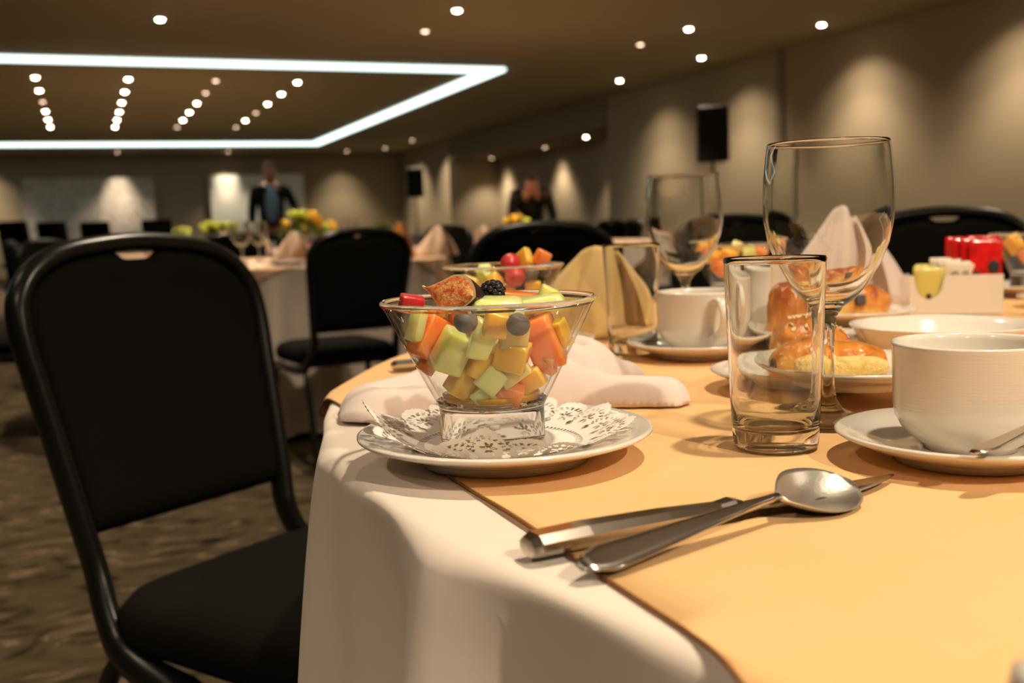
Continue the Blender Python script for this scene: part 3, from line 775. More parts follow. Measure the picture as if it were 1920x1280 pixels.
RT, TW = Vector((.935, -.355, 0)), Vector((-.355, -.935, 0))       # along the near rim, towards the chair side
FR = [  # name, material, x, y, z, size, (kx,ky,kz), turn, label
 ('honeydew_chunk', 'honeydew', -.0325, -.0185, .0624, .0215, (.85, .8, 1.2), (.2, .45, .35), 'largest pale green honeydew block at the front left of the nearest bowl'),
 ('honeydew_chunk', 'honeydew', -.0170, -.0320, .0695, .0180, (.8, .8, 1.3), (.1, .4, .2), 'yellow green honeydew block leaning on the largest one'),
 ('cantaloupe_chunk', 'cantaloupe', -.0165, -.0245, .0535, .0165, (.85, .8, 1.15), (.1, .42, .4), 'orange cantaloupe block under the leaning honeydew'),
 ('cantaloupe_chunk', 'cantaloupe', .0015, -.0360, .0590, .0200, (1, .7, .9), (.15, .25, -.2), 'bright orange cantaloupe star shaped chunk at the front centre'),
 ('melon_chunk', 'melon', .0020, -.0385, .0725, .0165, (1, .7, 1), (.3, .1, .1), 'yellow melon chunk right under the round blueberry'),
 ('papaya_chunk', 'papaya', -.0400, .0010, .0690, .0220, (.9, .8, 1.2), (.1, .5, .8), 'large orange red papaya chunk at the left of the nearest bowl'),
 ('papaya_chunk', 'papaya', .0290, -.0215, .0650, .0260, (.75, .75, 1.35), (.1, -.35, -.3), 'tall orange red papaya chunk at the right of the nearest bowl'),
 ('honeydew_chunk', 'honeydew', -.0515, -.0110, .0800, .0130, (.5, .8, 1.5), (.1, .3, .8), 'thin green honeydew slice against the left glass wall'),
 ('cantaloupe_chunk', 'cantaloupe', -.0120, -.0425, .0800, .0140, (1, .7, 1.1), (.2, .3, .2), 'small orange cantaloupe piece between the two blueberries'),
 ('cantaloupe_chunk', 'cantaloupe', -.0250, -.0145, .0425, .0165, (.9, .9, 1.05), (.3, .5, .5), 'deep orange cantaloupe cube low at the left of the nearest bowl'),
 ('honeydew_chunk', 'honeydew', -.0100, -.0270, .0450, .0165, (.9, .8, 1), (.2, .75, .2), 'pale green honeydew diamond at the lower centre'),
 ('melon_chunk', 'melon', .0035, -.0325, .0480, .0155, (1.25, .7, .7), (.1, -.55, -.1), 'pale yellow melon bar below the orange star chunk'),
 ('cantaloupe_chunk', 'cantaloupe', .0180, -.0235, .0410, .0165, (1.1, .8, .8), (.1, -.5, -.3), 'orange cantaloupe wedge low at the right of the nearest bowl'),
 ('papaya_chunk', 'papaya', .0020, -.0265, .0345, .0150, (1.1, .8, .8), (.2, .3, -.1), 'red papaya cube just above the juice'),
 ('honeydew_chunk', 'honeydew', -.0135, -.0215, .0335, .0135, (1, .8, 1), (.2, .9, .3), 'small pale green honeydew cube just above the juice'),
 ('papaya_chunk', 'papaya', .0283, -.0268, .0505, .0110, (1, .7, 1), (.3, .2, -.5), 'small papaya cube against the right glass wall'),
 ('cantaloupe_chunk', 'cantaloupe', .0395, -.0230, .0690, .0150, (.6, .9, 1.2), (.2, -.3, -.5), 'slim orange cantaloupe piece at the far right of the nearest bowl'),
 ('papaya_chunk', 'papaya', -.0410, .0000, .0545, .0125, (.8, .8, 1.2), (.2, .6, .6), 'small orange papaya sliver low on the left glass wall'),
 ('honeydew_slice', 'honeydew', -.002, -.022, .0890, .0240, (1.3, .9, .42), (.15, .05, .1), 'broad light green honeydew slice just inside the rim, beside the blackberry'),
 ('honeydew_slice', 'honeydew', .0300, -.0140, .0880, .0240, (1.3, .9, .40), (.1, -.12, -.2), 'broad light green honeydew slice inside the right side of the rim'),
 ('honeydew_chunk', 'honeydew', .0440, .0040, .0905, .0140, (1, .8, .9), (.2, .4, .2), 'small green honeydew tip showing above the right rim'),
 ('papaya_chunk', 'papaya', .0330, .0280, .0860, .0200, (1.6, .8, .7), (.1, .1, -.3), 'orange papaya piece lying behind the honeydew slices'),
 ('raspberry_piece', 'berry_red', -.0440, .0240, .0905, .0130, (1.1, .9, .8), (.2, .2, .3), 'red berry piece peeking out under the fig'),
]
for i, (nm, mm, x, y, z, sz, k, rot, lab) in enumerate(FR):
    rr = math.hypot(x, y); lim = bowl_inner(z) - sz * .46 * min(k[0], k[1])
    if rr > lim and rr > 0 and z < .086: x, y = x * lim / rr, y * lim / rr
    fruit(nm, mm, (BX + x, BY + y, BZ + z), sz, lab, 'fruit', 100 + i, (rot[0], rot[1], rot[2] - .36), k, 'cut fruit in the nearest bowl', bev=.40 if 'slice' in nm else .14)
for i, (x, y, z, lab) in enumerate(((-.0005, -.0500, .0795, 'round blueberry pressed to the glass at the front centre'), (-.0300, -.0400, .0825, 'blueberry beside the large papaya, left of the orange piece'))):
    fruit('blueberry', 'blueberry', (BX + x, BY + y, BZ + z), .0148, lab, 'berry', 140 + i, (.4, .2, 0), ball='berry', group='berries in the nearest bowl')
for i, (x, y, z, mm) in enumerate(((0, .0, .042, 'cantaloupe'), (.012, .008, .05, 'melon'), (-.012, .01, .052, 'papaya'), (.0, -.006, .058, 'honeydew'), (.02, .012, .066, 'cantaloupe'), (-.02, .02, .068, 'papaya'), (0, .03, .066, 'melon'),
        (.028, .028, .07, 'honeydew'), (-.03, .035, .078, 'cantaloupe'), (0, .005, .073, 'cantaloupe'), (.005, .042, .08, 'honeydew'), (.02, -.002, .08, 'papaya'), (-.018, .0, .082, 'papaya'), (.006, .012, .036, 'papaya'))):
    fruit('fruit_chunk', mm, (BX + x, BY + y, BZ + z), .0165, 'fruit chunk buried in the middle of the nearest glass bowl', 'fruit', 160 + i, group='buried fruit chunks in the nearest bowl')
# fig quarter
t = thing('fig_quarter', 'cut fig quarter with orange red flesh and dark skin on top of the bowl', 'fig', (BX - .0245, BY + .0055, BZ + .0975))
def fig():
    # long axis x (stem at -x), flat face at y=0 facing -y, body towards +y
    n, q = 22, 14; vs, fs = [], []
    def rad(f): return .0128 * (math.sin(PI * min(1, f) ** 1.35) ** .70 if 0 < f < 1 else 0) * (.40 + .60 * min(1, f / .45))
    for i in range(n + 1):
        f = i / n; x = -.022 + .044 * f; r = max(rad(f), .0004)
        for j in range(q + 1):
            a = PI * j / q; vs.append((x, r * 1.45 * math.sin(a), -r * math.cos(a)))
    for i in range(n):
        for j in range(q): a = i * (q + 1) + j; fs.append((a, a + 1, a + q + 2, a + q + 1))
    from_data('fig_skin', vs, fs, M['figskin'], t)
    for nm, sc, yo, mm in (('pale_rim', 1.0, -.0001, 'figrim'), ('flesh', .88, -.0006, 'figflesh')):
        v2, f2 = [], []
        for i in range(n + 1):
            f = i / n; x = (-.022 + .044 * f) * (1 if sc == 1 else .93); r = max(rad(f) * sc, .0003)
            for j in range(9):
                g = -1 + j / 4; v2.append((x, yo - (.0012 * (1 - g * g) if sc < 1 else 0), g * r))
        for i in range(n):
            for j in range(8): a = i * 9 + j; f2.append((a, a + 1, a + 10, a + 9))
        from_data(nm, v2, f2, M[mm], t)
    tube('stem', [(-.0212, .001, .0), (-.0240, .001, .001)], .0011, M['figrim'], t, seg=8)
fig(); t.rotation_euler = (-.48, .06, -1.34)
t.scale = (1.42, 1.20, 1.0)
b = bmesh.new(); rn = random.Random(4)
for k in range(34):
    zz = 1 - 2 * (k + .5) / 34; a = k * 2.39996; q = math.sqrt(1 - zz * zz)
    ellipsoid_bm(.0027, .0027, .0027, (.0056 * q * math.cos(a), .0056 * q * math.sin(a), .0070 * zz), 10, 8, b)
o = from_bm('blackberry', b, M['blackberry'], None, True); o.location = (BX + .0020, BY - .002, BZ + .0962); o.rotation_euler = (.3, 1.2, .2)
tag(o, 'shiny black blackberry beside the fig on top of the bowl', 'berry'); o['kind'] = 'thing'

# ------------------------------------------------------------------ napkins
def capsule_cloth(name, caps, m, loc, label, group=None, step=.0024, grooves=()):
    xs = [c[k] for c in caps for k in (0, 2)]; ys = [c[k] for c in caps for k in (1, 3)]; R_ = max(c[4] for c in caps) + .01
    x0, x1, y0, y1 = min(xs) - R_, max(xs) + R_, min(ys) - R_, max(ys) + R_
    nx, ny = int((x1 - x0) / step) + 1, int((y1 - y0) / step) + 1
    def h(x, y):
        tot = 0
        for (ax, ay, bx, by, r, hh, h2) in caps:
            dx, dy = bx - ax, by - ay; L2 = dx * dx + dy * dy
            f = max(0, min(1, ((x - ax) * dx + (y - ay) * dy) / L2)); d = math.hypot(x - ax - f * dx, y - ay - f * dy) / r
            if d < 1: tot += (((hh + (h2 - hh) * f) * (1 - d ** 2.4) ** .5) ** 5)
        z = tot ** .2
        for (ax, ay, bx, by, wd, dp) in grooves:
            dx, dy = bx - ax, by - ay; L2 = dx * dx + dy * dy
            f = max(0, min(1, ((x - ax) * dx + (y - ay) * dy) / L2)); d = math.hypot(x - ax - f * dx, y - ay - f * dy) / wd
            z *= 1 - dp * math.exp(-d * d)
        return z
    idx, vs, fs = {}, [], []
    H_ = [[h(x0 + i * step, y0 + j * step) for j in range(ny + 1)] for i in range(nx + 1)]
    ins = lambda i, j: 0 <= i <= nx and 0 <= j <= ny and H_[i][j] > .0004
    def vid(i, j):
        if (i, j) not in idx:
            idx[(i, j)] = len(vs); vs.append((x0 + i * step, y0 + j * step, max(H_[i][j], .0004)))
        return idx[(i, j)]
    for i in range(nx):
        for j in range(ny):
            if sum((ins(i, j), ins(i + 1, j), ins(i, j + 1), ins(i + 1, j + 1))) >= 2: fs.append((vid(i, j), vid(i + 1, j), vid(i + 1, j + 1), vid(i, j + 1)))
    b = bmesh.new(); V = [b.verts.new(v) for v in vs]
    for f in fs: b.faces.new([V[k] for k in f])
    ex = bmesh.ops.extrude_face_region(b, geom=list(b.faces))
    for v in ex['geom']:
        if isinstance(v, bmesh.types.BMVert): v.co.z = .0001
    o = from_bm(name, b, m, None, True, loc)
    sm = o.modifiers.new('soft', 'SMOOTH'); sm.factor = .5; sm.iterations = 10
    return tag(o, label, 'napkin', group)
# lying white napkin, gathered behind the bowl's plate
NZ = .7545
capsule_cloth('folded_napkin', [
    (.215, .818, .300, .838, .036, .026, .036), (.200, .806, .290, .815, .024, .014, .030), (.290, .830, .380, .815, .046, .038, .046), (.360, .800, .392, .815, .045, .046, .042),
    (.395, .815, .432, .822, .030, .036, .026), (.360, .772, .430, .732, .021, .028, .022), (.300, .800, .370, .770, .030, .032, .032)],
    M['napkin_white'], (0, 0, NZ), 'pinkish white cloth napkin gathered in a soft roll behind the fruit bowl',
    grooves=((.215, .812, .300, .818, .006, .30), (.345, .790, .375, .768, .005, .30), (.375, .768, .425, .752, .005, .42), (.330, .835, .385, .800, .005, .34), (.225, .800, .300, .812, .004, .22)))

def cone_napkin(name, m, label, loc, rz, H=.125, W=.17, group=None, variant=0):
    # stiff cloth folded into a standing cone: outer wrap, inner fold, side lappets; one mesh of doubled sheets
    t = thing(name, label, 'napkin', loc, rz, group)
    vs, fs = [], []
    def sheet(base, ridge, bulge, rows=16, nm='fold', crease=()):
        base = smooth_path([(x * W, y * W, z * H) for x, y, z in base], 6); rg = smooth_path([(x * W, y * W, z * H) for x, y, z in ridge], 6)
        n = len(base); m_ = len(rg); v, f = [], []
        for k in range(rows + 1):
            q = k / rows
            for i in range(n):
                s = i / (n - 1) * (m_ - 1); a = int(min(s, m_ - 2)); fr = s - a
                top = rg[a].lerp(rg[a + 1], fr); p = Vector(base[i]).lerp(top, q)
                nrm = Vector((p.x, p.y, 0)); nrm = nrm.normalized() if nrm.length > 1e-5 else Vector((0, -1, 0))
                p = p + nrm * bulge * math.sin(PI * q) * W + nrm * .006 * math.sin(7 * i / n * PI + 2) * (1 - q) * W
                for (cs, cw, ch) in crease: p = p + nrm * ch * W * math.exp(-((i / (n - 1) - cs) / cw) ** 2) * math.sin(PI * (.15 + .8 * q))
                v.append(p)
        for k in range(rows):
            for i in range(n - 1): a = k * n + i; f.append((a, a + 1, a + n + 1, a + n))
        o = from_data(nm, v, f, m, t); so = o.modifiers.new('cloth', 'SOLIDIFY'); so.thickness = .0016; so.offset = 0
        return o
    sheet([(-.52, .16, .01), (-.40, -.12, .01), (-.20, -.26, .01), (.02, -.24, .01), (.14, -.14, .01)], [(-.16, .04, .80), (-.08, .0, .96), (-.02, .0, 1.0), (.02, .0, .99), (.05, .01, .95)], .04, crease=((.72, .10, .055), (.42, .09, -.04), (.18, .08, .03)))
    sheet([(.06, -.18, .01), (.16, -.02, .01), (.24, .04, .01), (.34, -.06, .01), (.40, -.12, .01)], [(.0, -.01, .99), (.05, .03, .93), (.08, .05, .90), (.12, .02, .86), (.14, .0, .82)], .02, nm='fold', crease=((.5, .22, -.09),))
    sheet([(.30, -.16, .01), (.42, -.08, .01), (.50, .04, .01), (.52, .16, .01), (.46, .26, .01)], [(.10, -.02, .90), (.14, .0, .84), (.18, .03, .76), (.18, .06, .72), (.16, .08, .72)], .04, nm='lappet')
    sheet([(-.50, .18, .01), (-.2, .28, .01), (.1, .30, .01), (.46, .26, .01)], [(-.12, .05, .82), (-.04, .03, .97), (.05, .04, .92), (.15, .08, .72)], .03, nm='back_fold')
    return t
cone_napkin('standing_napkin', M['napkin_tan'], 'tan cloth napkin folded into a standing cone behind the second fruit bowl', (.622, 1.228, .7545), -.40, H=.117, W=.210)
cone_napkin('standing_napkin', M['napkin_white'], 'white cloth napkin folded into a standing cone behind the front wine glass', (1.110, 1.325, .7545), -.55, H=.160, W=.21)

# ------------------------------------------------------------------ glasses on the nearest table
make_tumbler('clear straight tumbler standing empty in front of the wine glass', (.4085, .5555, .7542))
tum2 = make_tumbler('smaller looking clear tumbler beside the tan napkin and far cup', (.5690, 1.0380, .7542))
gob = make_goblet('large clear wine glass standing empty behind the tumbler', (.4885, .6020, .7542))
dup(gob, (.6500, 1.0560, .7542), 0, 'clear wine glass further back, rising behind the far coffee cup')

# ------------------------------------------------------------------ coffee cups
make_saucer('white saucer under the large coffee cup at the right edge', (.4870, .4697, .7540))
make_cup('large white ridged coffee cup at the right picture edge', (.4870, .4697, .7607), .2)
make_saucer('white saucer under the far coffee cup with its handle showing', (.612, .968, .7540))
make_cup('white ridged coffee cup further back with its handle towards us', (.612, .968, .7607), -1.75)
make_saucer('white saucer behind the sugar packet box at the right edge', (1.345, 1.105, .7540))
make_cup('white coffee cup mostly hidden behind the sugar packet box', (1.345, 1.105, .7607), .5)
sp1 = make_spoon('small teaspoon resting on the rim of the nearest saucer', (.4215, .4045, .7762), (0, -.10, .13), .135)

# ------------------------------------------------------------------ cutlery in front
def aim(p, q): return math.atan2(q[1] - p[1], q[0] - p[0])
KA, KB = (.1745, .4215), (.4105, .4445)
make_knife('long steel table knife lying under the spoon in front', (KA[0], KA[1], .7556), aim(KA, KB))
SA, SB = (.1827, .3862), (.3730, .4370)
make_spoon('large scuffed steel spoon with its bowl resting across the knife', (SA[0], SA[1], .7585), (.40, -.002, aim(SA, SB)), .190)
make_knife('dark looking knife handle end showing beyond the white napkin', (.290, 1.056, .7556), -.10)

# ------------------------------------------------------------------ pastries and their plates
def pastry_mesh(name, rx, ry, rz, seed, m, amp=.08, fr=18, flat=.35, ex=2.6):
    b = bmesh.new(); bmesh.ops.create_icosphere(b, subdivisions=5, radius=1)
    for v in b.verts:
        n_ = v.co.normalized()
        q = (abs(n_.x) ** ex + abs(n_.y) ** ex + abs(n_.z) ** ex) ** (-1 / ex)
        p = Vector((n_.x * q * rx, n_.y * q * ry, n_.z * q * rz))
        d = noise.noise(p * fr * 3 + Vector((seed, 0, 0))) * amp + .4 * amp * noise.noise(p * fr * 9 + Vector((0, seed, 0)))
        p *= 1 + d
        if p.z < -rz * flat: p.z = -rz * flat + (p.z + rz * flat) * .08
        p.z = max(0.0, p.z + rz * flat)
        v.co = p
    return b
def pastry(label, loc, rz, rx, ry, rzz, seed, group='pastries'):
    t = thing('glazed_pastry', label, 'pastry', loc, rz, group)
    o = from_bm('crust', pastry_mesh('crust', rx, ry, rzz, seed, None), M['crust'], t, True)
    return t
def crumb(t, rx, ry, rz, loc, rot, seed):
    from_bm('crumb', pastry_mesh('crumb', rx, ry, rz, seed, None, .05, 30, .9), M['crumb'], t, True, loc, rot)
make_saucer('small white plate under the cut pastry with the pale crumb', (.5570, .6560, .7690), r=.0800)
make_saucer('white plate poking out left beneath the small pastry plate', (.5700, .7380, .7540), r=.0780)
make_plate('white plate under the round glazed bun and foil packet', loc=(.7180, .9320, .7540), r=.072)
PZ = .7758
p1 = pastry('long glazed pastry cut open to pale crumb on the small plate', (.5400, .6660, PZ), -.30, .0470, .022, .0205, 3)
crumb(p1, .038, .012, .0095, (.005, -.0145, .0000), (0, 0, 0), 5)
from_bm('raisin', ellipsoid_bm(.0030, .0035, .0055, u=10, v=8), M['choc'], p1, True, (-.0475, -.008, .010))
p2 = pastry('golden bun topped with almond flakes behind the cut pastry', (.6000, .7630, .7705), -.35, .035, .030, .025, 8)
rn = random.Random(5)
for k in range(26):
    a = rn.uniform(0, 6.28); q = rn.uniform(.1, .90); x, y = .035 * q * math.cos(a), .030 * q * math.sin(a)
    z = .0092 + .025 * (1 - q ** 2.6) ** (1 / 2.6) * 1.05
    b = ellipsoid_bm(.0036, .0026, .0011, u=10, v=6); from_bm('almond_flake', b, M['nut'], p2, True, (x, y, z), (-y * 22, x * 22, rn.uniform(0, 3)))
p3 = pastry('round shiny glazed bun behind the almond bun, on the far plate', (.7010, .9150, .7665), .3, .033, .032, .040, 13)
crumb(p3, .024, .012, .012, (-.010, -.023, .0005), (0, 0, .3), 15)
p4 = pastry('dark glazed pastry with a chocolate square in front of the white napkin', (.955, 1.140, .7682), -.50, .058, .034, .029, 21)
box('chocolate_square', .014, .006, .0155, M['choc'], p4, c=(0, 0, 0), bevel=.002, loc=(.012, -.0335, .020), rot=(-.25, 0, .05))
make_plate('white plate under the pastry with the chocolate square', loc=(.955, 1.137, .7540), r=.09)
t = thing('foil_packet', 'small crumpled silver foil packet beside the soup plate', 'butter packet', (.742, .858, .7650))
b = pastry_mesh('w', .022, .014, .008, 31, None, .18, 30, .7, 3.5); from_bm('foil_wrap', b, M['foil'], t, True)
t = thing('soup_plate', 'wide white soup plate between the large cup and the sugar packets', 'soup plate', (.790, .800, .7540))
lathe('dish', [(0, .0070), (.050, .0070), (.060, .0090), (.070, .0160), (.080, .0300), (.0865, .0368), (.0885, .0372), (.0890, .0360), (.0872, .0340), (.0815, .0270), (.0720, .0120), (.062, .0055), (.056, .0040), (.0555, 0), (.0520, 0), (.051, .0035), (0, .0040)], M['porcelain'], t, seg=96)
t = thing('milk_jug', 'small white porcelain jug seen through the front tumbler', 'jug', (.700, .998, .7545), .6)
lathe('jug_body', [(0, .004), (.018, .004), (.0205, .0002), (.0225, .0004), (.0245, .008), (.0255, .030), (.0240, .055), (.0245, .072), (.0250, .0738), (.0238, .0738), (.0225, .055), (.0238, .03), (.022, .01), (0, .0075)], M['porcelain'], t, seg=48)
tube('handle', smooth_path([(.0240, 0, .060), (.036, 0, .062), (.040, 0, .045), (.034, 0, .028), (.0248, 0, .022)], 5), .0025, M['porcelain'], t, ry=.004, seg=10, upv=(0, 1, 0))

# ------------------------------------------------------------------ sugar packets in porcelain boxes
def caddy(label, loc, rz, L=.125, D=.058, Hh=.056, notch=True):
    t = thing('sugar_packet_box', label, 'packet holder', loc, rz)
    def wall(y, nx):
        th = .0035; n = 60; b = bmesh.new(); cols = []
        for i in range(n + 1):
            x = L * i / n; q = (x - .0265) / .0195
            h = Hh - (.004 + .030 * math.sqrt(max(0, 1 - q * q)) ** .9 if nx and abs(q) < 1 else 0)
            cols.append([b.verts.new(v) for v in ((x, y, 0), (x, y, h), (x, y + th, h), (x, y + th, 0))])
        for A, B in zip(cols, cols[1:]):
            for k in range(4): b.faces.new((A[k], A[(k + 1) % 4], B[(k + 1) % 4], B[k]))
        b.faces.new(cols[0]); b.faces.new(cols[-1])
        return from_bm('side_wall', b, M['porcelain'], t)
    wall(0, notch); wall(D - .0035, notch)
    box('end_wall', .0035, D - .007, Hh, M['porcelain'], t, c=(.00175, D / 2, Hh / 2)); box('end_wall', .0035, D - .007, Hh, M['porcelain'], t, c=(L - .00175, D / 2, Hh / 2))
    box('floor_plate', L - .007, D - .007, .004, M['porcelain'], t, c=(L / 2, D / 2, .003))
    return t
CX, CY, CRZ = 1.092, 1.168, -.632
caddy('white porcelain box filled with red, white and yellow sugar packets', (CX, CY, .7545), CRZ)
caddy('empty looking white porcelain box behind the round bun and wine glass', (.925, 1.272, .7545), -.60, L=.070, D=.05, Hh=.068, notch=False)
def sachet(u, v, zc, wd, hg, m, label, tilt, mark, group, pm='print_dark'):
    cu, su = math.cos(CRZ), math.sin(CRZ)
    t = thing('sugar_packet', label, 'sugar packet', (CX + cu * u - su * v, CY + su * u + cu * v, .7545 + zc), CRZ, group)
    b = bmesh.new(); bmesh.ops.create_grid(b, x_segments=8, y_segments=10, size=.5)
    for q in b.verts:
        x, y = q.co.x, q.co.y; e = max(abs(x), abs(y)) * 2; q.co = Vector((x * wd, -.0022 * (1 - e ** 4) + .0006 * math.sin(30 * x + 20 * y), y * hg))
    ex = bmesh.ops.extrude_face_region(b, geom=list(b.faces))
    for q in [g for g in ex['geom'] if isinstance(g, bmesh.types.BMVert)]: q.co.y = -q.co.y + .0004
    o = from_bm('paper_wrap', b, m, t, True)
    for (mx, mz, mw, mh) in mark:
        bb = ellipsoid_bm(mw / 2, .0006, mh / 2, (mx, -.0026, mz), 14, 8); from_bm('printed_mark', bb, M[pm], o, True)
    t.rotation_euler = (tilt, 0, CRZ); return t
GR, GW, GY = 'red sugar packets', 'white sugar packets', 'yellow sugar packets'
sachet(.103, .010, .066, .044, .080, M['red_sachet'], 'frontmost red sugar packet with a large dark round mark', -.05, [(.010, .0, .016, .019), (-.012, -.012, .010, .013)], GR)
sachet(.094, .019, .068, .046, .080, M['red_sachet'], 'second red sugar packet with a pair of dark marks', -.08, [(-.008, -.008, .012, .014), (.012, .014, .010, .010)], GR)
sachet(.082, .028, .068, .044, .080, M['red_sachet'], 'third red sugar packet, standing in the middle of the box', -.02, [(-.006, -.006, .011, .013)], GR)
sachet(.103, .036, .070, .044, .080, M['red_sachet'], 'fourth red sugar packet at the back right of the box', .03, [(.006, .01, .012, .013)], GR)
sachet(.076, .045, .069, .044, .080, M['red_sachet'], 'rearmost red sugar packet leaning over the white ones', .06, [(-.008, .004, .011, .012), (.010, -.004, .009, .010)], GR)
for i, (u, v, z, lab) in enumerate(((.068, .0095, .044, 'frontmost white sugar packet beside the red ones'), (.060, .019, .047, 'second white sugar packet in the porcelain box'), (.052, .029, .049, 'rearmost white sugar packet in the porcelain box'))):
    sachet(u, v, z, .042, .062, M['white_sachet'], lab, -.03 * i, [(-.006, .012, .012, .012), (.008, .012, .010, .012)], GW, 'print_grey')
for i, (u, v, z, lab) in enumerate(((.028, .0085, .037, 'frontmost yellow sugar packet showing through the box notch'), (.030, .020, .039, 'second yellow sugar packet in the porcelain box'), (.034, .032, .041, 'rearmost yellow sugar packet in the porcelain box'))):
    sachet(u, v, z, .044, .060, M['yellow_sachet'], lab, -.06 * i, [(-.001, -.012, .007, .010)], GY)

# ------------------------------------------------------------------ further fruit bowls on the nearest table
B2 = (.4400, 1.1050)
make_plate('white plate under the second fruit bowl, mostly hidden by the napkin', loc=(B2[0] + .006, B2[1] - .004, .7540))
b2 = make_bowl('second glass bowl of fruit standing behind the nearest one', (B2[0], B2[1], .7658))
B3 = (.985, 1.455); B4 = (1.478, 1.297)
make_plate('white plate under the fruit bowl behind the tumbler rim', loc=(B3[0], B3[1], .7540), r=.080); dup(b2, (B3[0], B3[1], .7658), 0, 'third glass bowl of fruit half hidden behind the tumbler rim')
make_plate('white plate under the fruit bowl at the right edge', loc=(B4[0], B4[1], .7540)); dup(b2, (B4[0], B4[1], .7658), 0, 'glass bowl of fruit cut by the right picture edge')
def fill(c, rows, where, seed0, sx=1.0):
    for i, (nm, mm, a, tw, z, sz, k, lab) in enumerate(rows):
        p = RT * a + TW * tw; rr = math.hypot(p.x, p.y); lim = bowl_inner(min(z, .0915)) - sz * .5
        if rr > lim and z < .09: p = p * (lim / rr)
        fruit(nm, mm, (c[0] + p.x, c[1] + p.y, .7658 + z), sz, lab + ' ' + where, 'berry' if 'berry' in nm else 'fruit', seed0 + i, None, k, 'fruit ' + where, ball=('drupe' if nm == 'raspberry' else 'berry' if 'berry' in nm else False))
fill(B2, (
 ('honeydew_chunk', 'honeydew', -.020, .030, .084, .020, (1, .8, .9), 'pale green honeydew block at the top left'),
 ('melon_chunk', 'melon', -.038, .025, .073, .020, (1, .8, 1), 'yellow melon block at the left'),
 ('cantaloupe_chunk', 'cantaloupe', -.012, .042, .074, .022, (1.2, .8, .8), 'orange cantaloupe block at the front'),
 ('raspberry', 'berry_red', .012, .040, .080, .021, (1, 1, 1), 'large round red raspberry'),
 ('strawberry_piece', 'berry_red', .008, .012, .094, .024, (2.0, .8, .6), 'long red strawberry slice on top'),
 ('blueberry', 'blueberry', .030, .034, .083, .0165, (1, 1, 1), 'left blueberry near the rim'),
 ('blueberry', 'blueberry', .046, .022, .086, .0165, (1, 1, 1), 'right blueberry near the rim'),
 ('papaya_chunk', 'papaya', .044, .000, .0985, .017, (1.1, .9, .8), 'orange papaya cube above the right rim'),
 ('cantaloupe_chunk', 'cantaloupe', .026, -.008, .0985, .017, (1.3, .9, .6), 'orange cantaloupe slice above the middle of the rim'),
 ('cantaloupe_chunk', 'cantaloupe', .036, .030, .064, .020, (1, .9, 1), 'orange cantaloupe block under the blueberries'),
 ('melon_chunk', 'melon', .000, .030, .060, .020, (1, .9, 1), 'yellow melon block low in the middle'),
 ('honeydew_chunk', 'honeydew', -.030, .010, .062, .020, (1, .9, 1), 'green honeydew block low at the left'),
 ('papaya_chunk', 'papaya', .020, .010, .050, .020, (1, .9, 1), 'red papaya block low at the right'),
 ('cantaloupe_chunk', 'cantaloupe', -.010, .010, .045, .020, (1, .9, 1), 'orange cantaloupe block at the bottom')), 'in the second fruit bowl', 300)
REST = lambda: (
 ('cantaloupe_chunk', 'cantaloupe', -.042, .020, .076, .024, (1, .9, 1.1), 'orange cantaloupe block at the left'),
 ('papaya_chunk', 'papaya', -.030, .030, .056, .022, (1, .9, 1.1), 'red papaya block low at the left'),
 ('cantaloupe_chunk', 'cantaloupe', -.012, .034, .076, .022, (1.1, .8, .9), 'orange cantaloupe block at the front'),
 ('honeydew_chunk', 'honeydew', .022, .030, .080, .020, (1, .9, 1), 'green honeydew block at the right'),
 ('melon_chunk', 'melon', .004, .012, .086, .020, (1, .9, .8), 'yellow melon block on top'),
 ('papaya_chunk', 'papaya', .044, .010, .078, .020, (1, .9, 1), 'red papaya block at the far right'),
 ('cantaloupe_chunk', 'cantaloupe', .016, .020, .056, .021, (1, .9, 1), 'orange cantaloupe block low in the middle'),
 ('papaya_chunk', 'papaya', .000, .006, .042, .020, (1, .9, 1), 'red papaya block at the bottom'))
fill(B3, REST(), 'in the third fruit bowl', 340)
fill(B4, REST(), 'in the right edge fruit bowl', 360)
tb = dup(tum2, (1.215, 1.005, .7542), 0, 'clear tumbler at the right picture edge beside the sugar packets')
t = thing('salt_shaker', 'pale blurred shaker cut off at the lower right corner', 'shaker', (.2240, .1873, .7545))
lathe('shaker_body', [(0, .0005), (.0115, .0005), (.0125, .002), (.0120, .020), (.0108, .0250), (0, .0252)], M['porcelain'], t, seg=32)
lathe('shaker_cap', [(0, .0253), (.0108, .0253), (.0100, .0300), (.006, .0325), (0, .033)], M['porcelain'], t, seg=32)

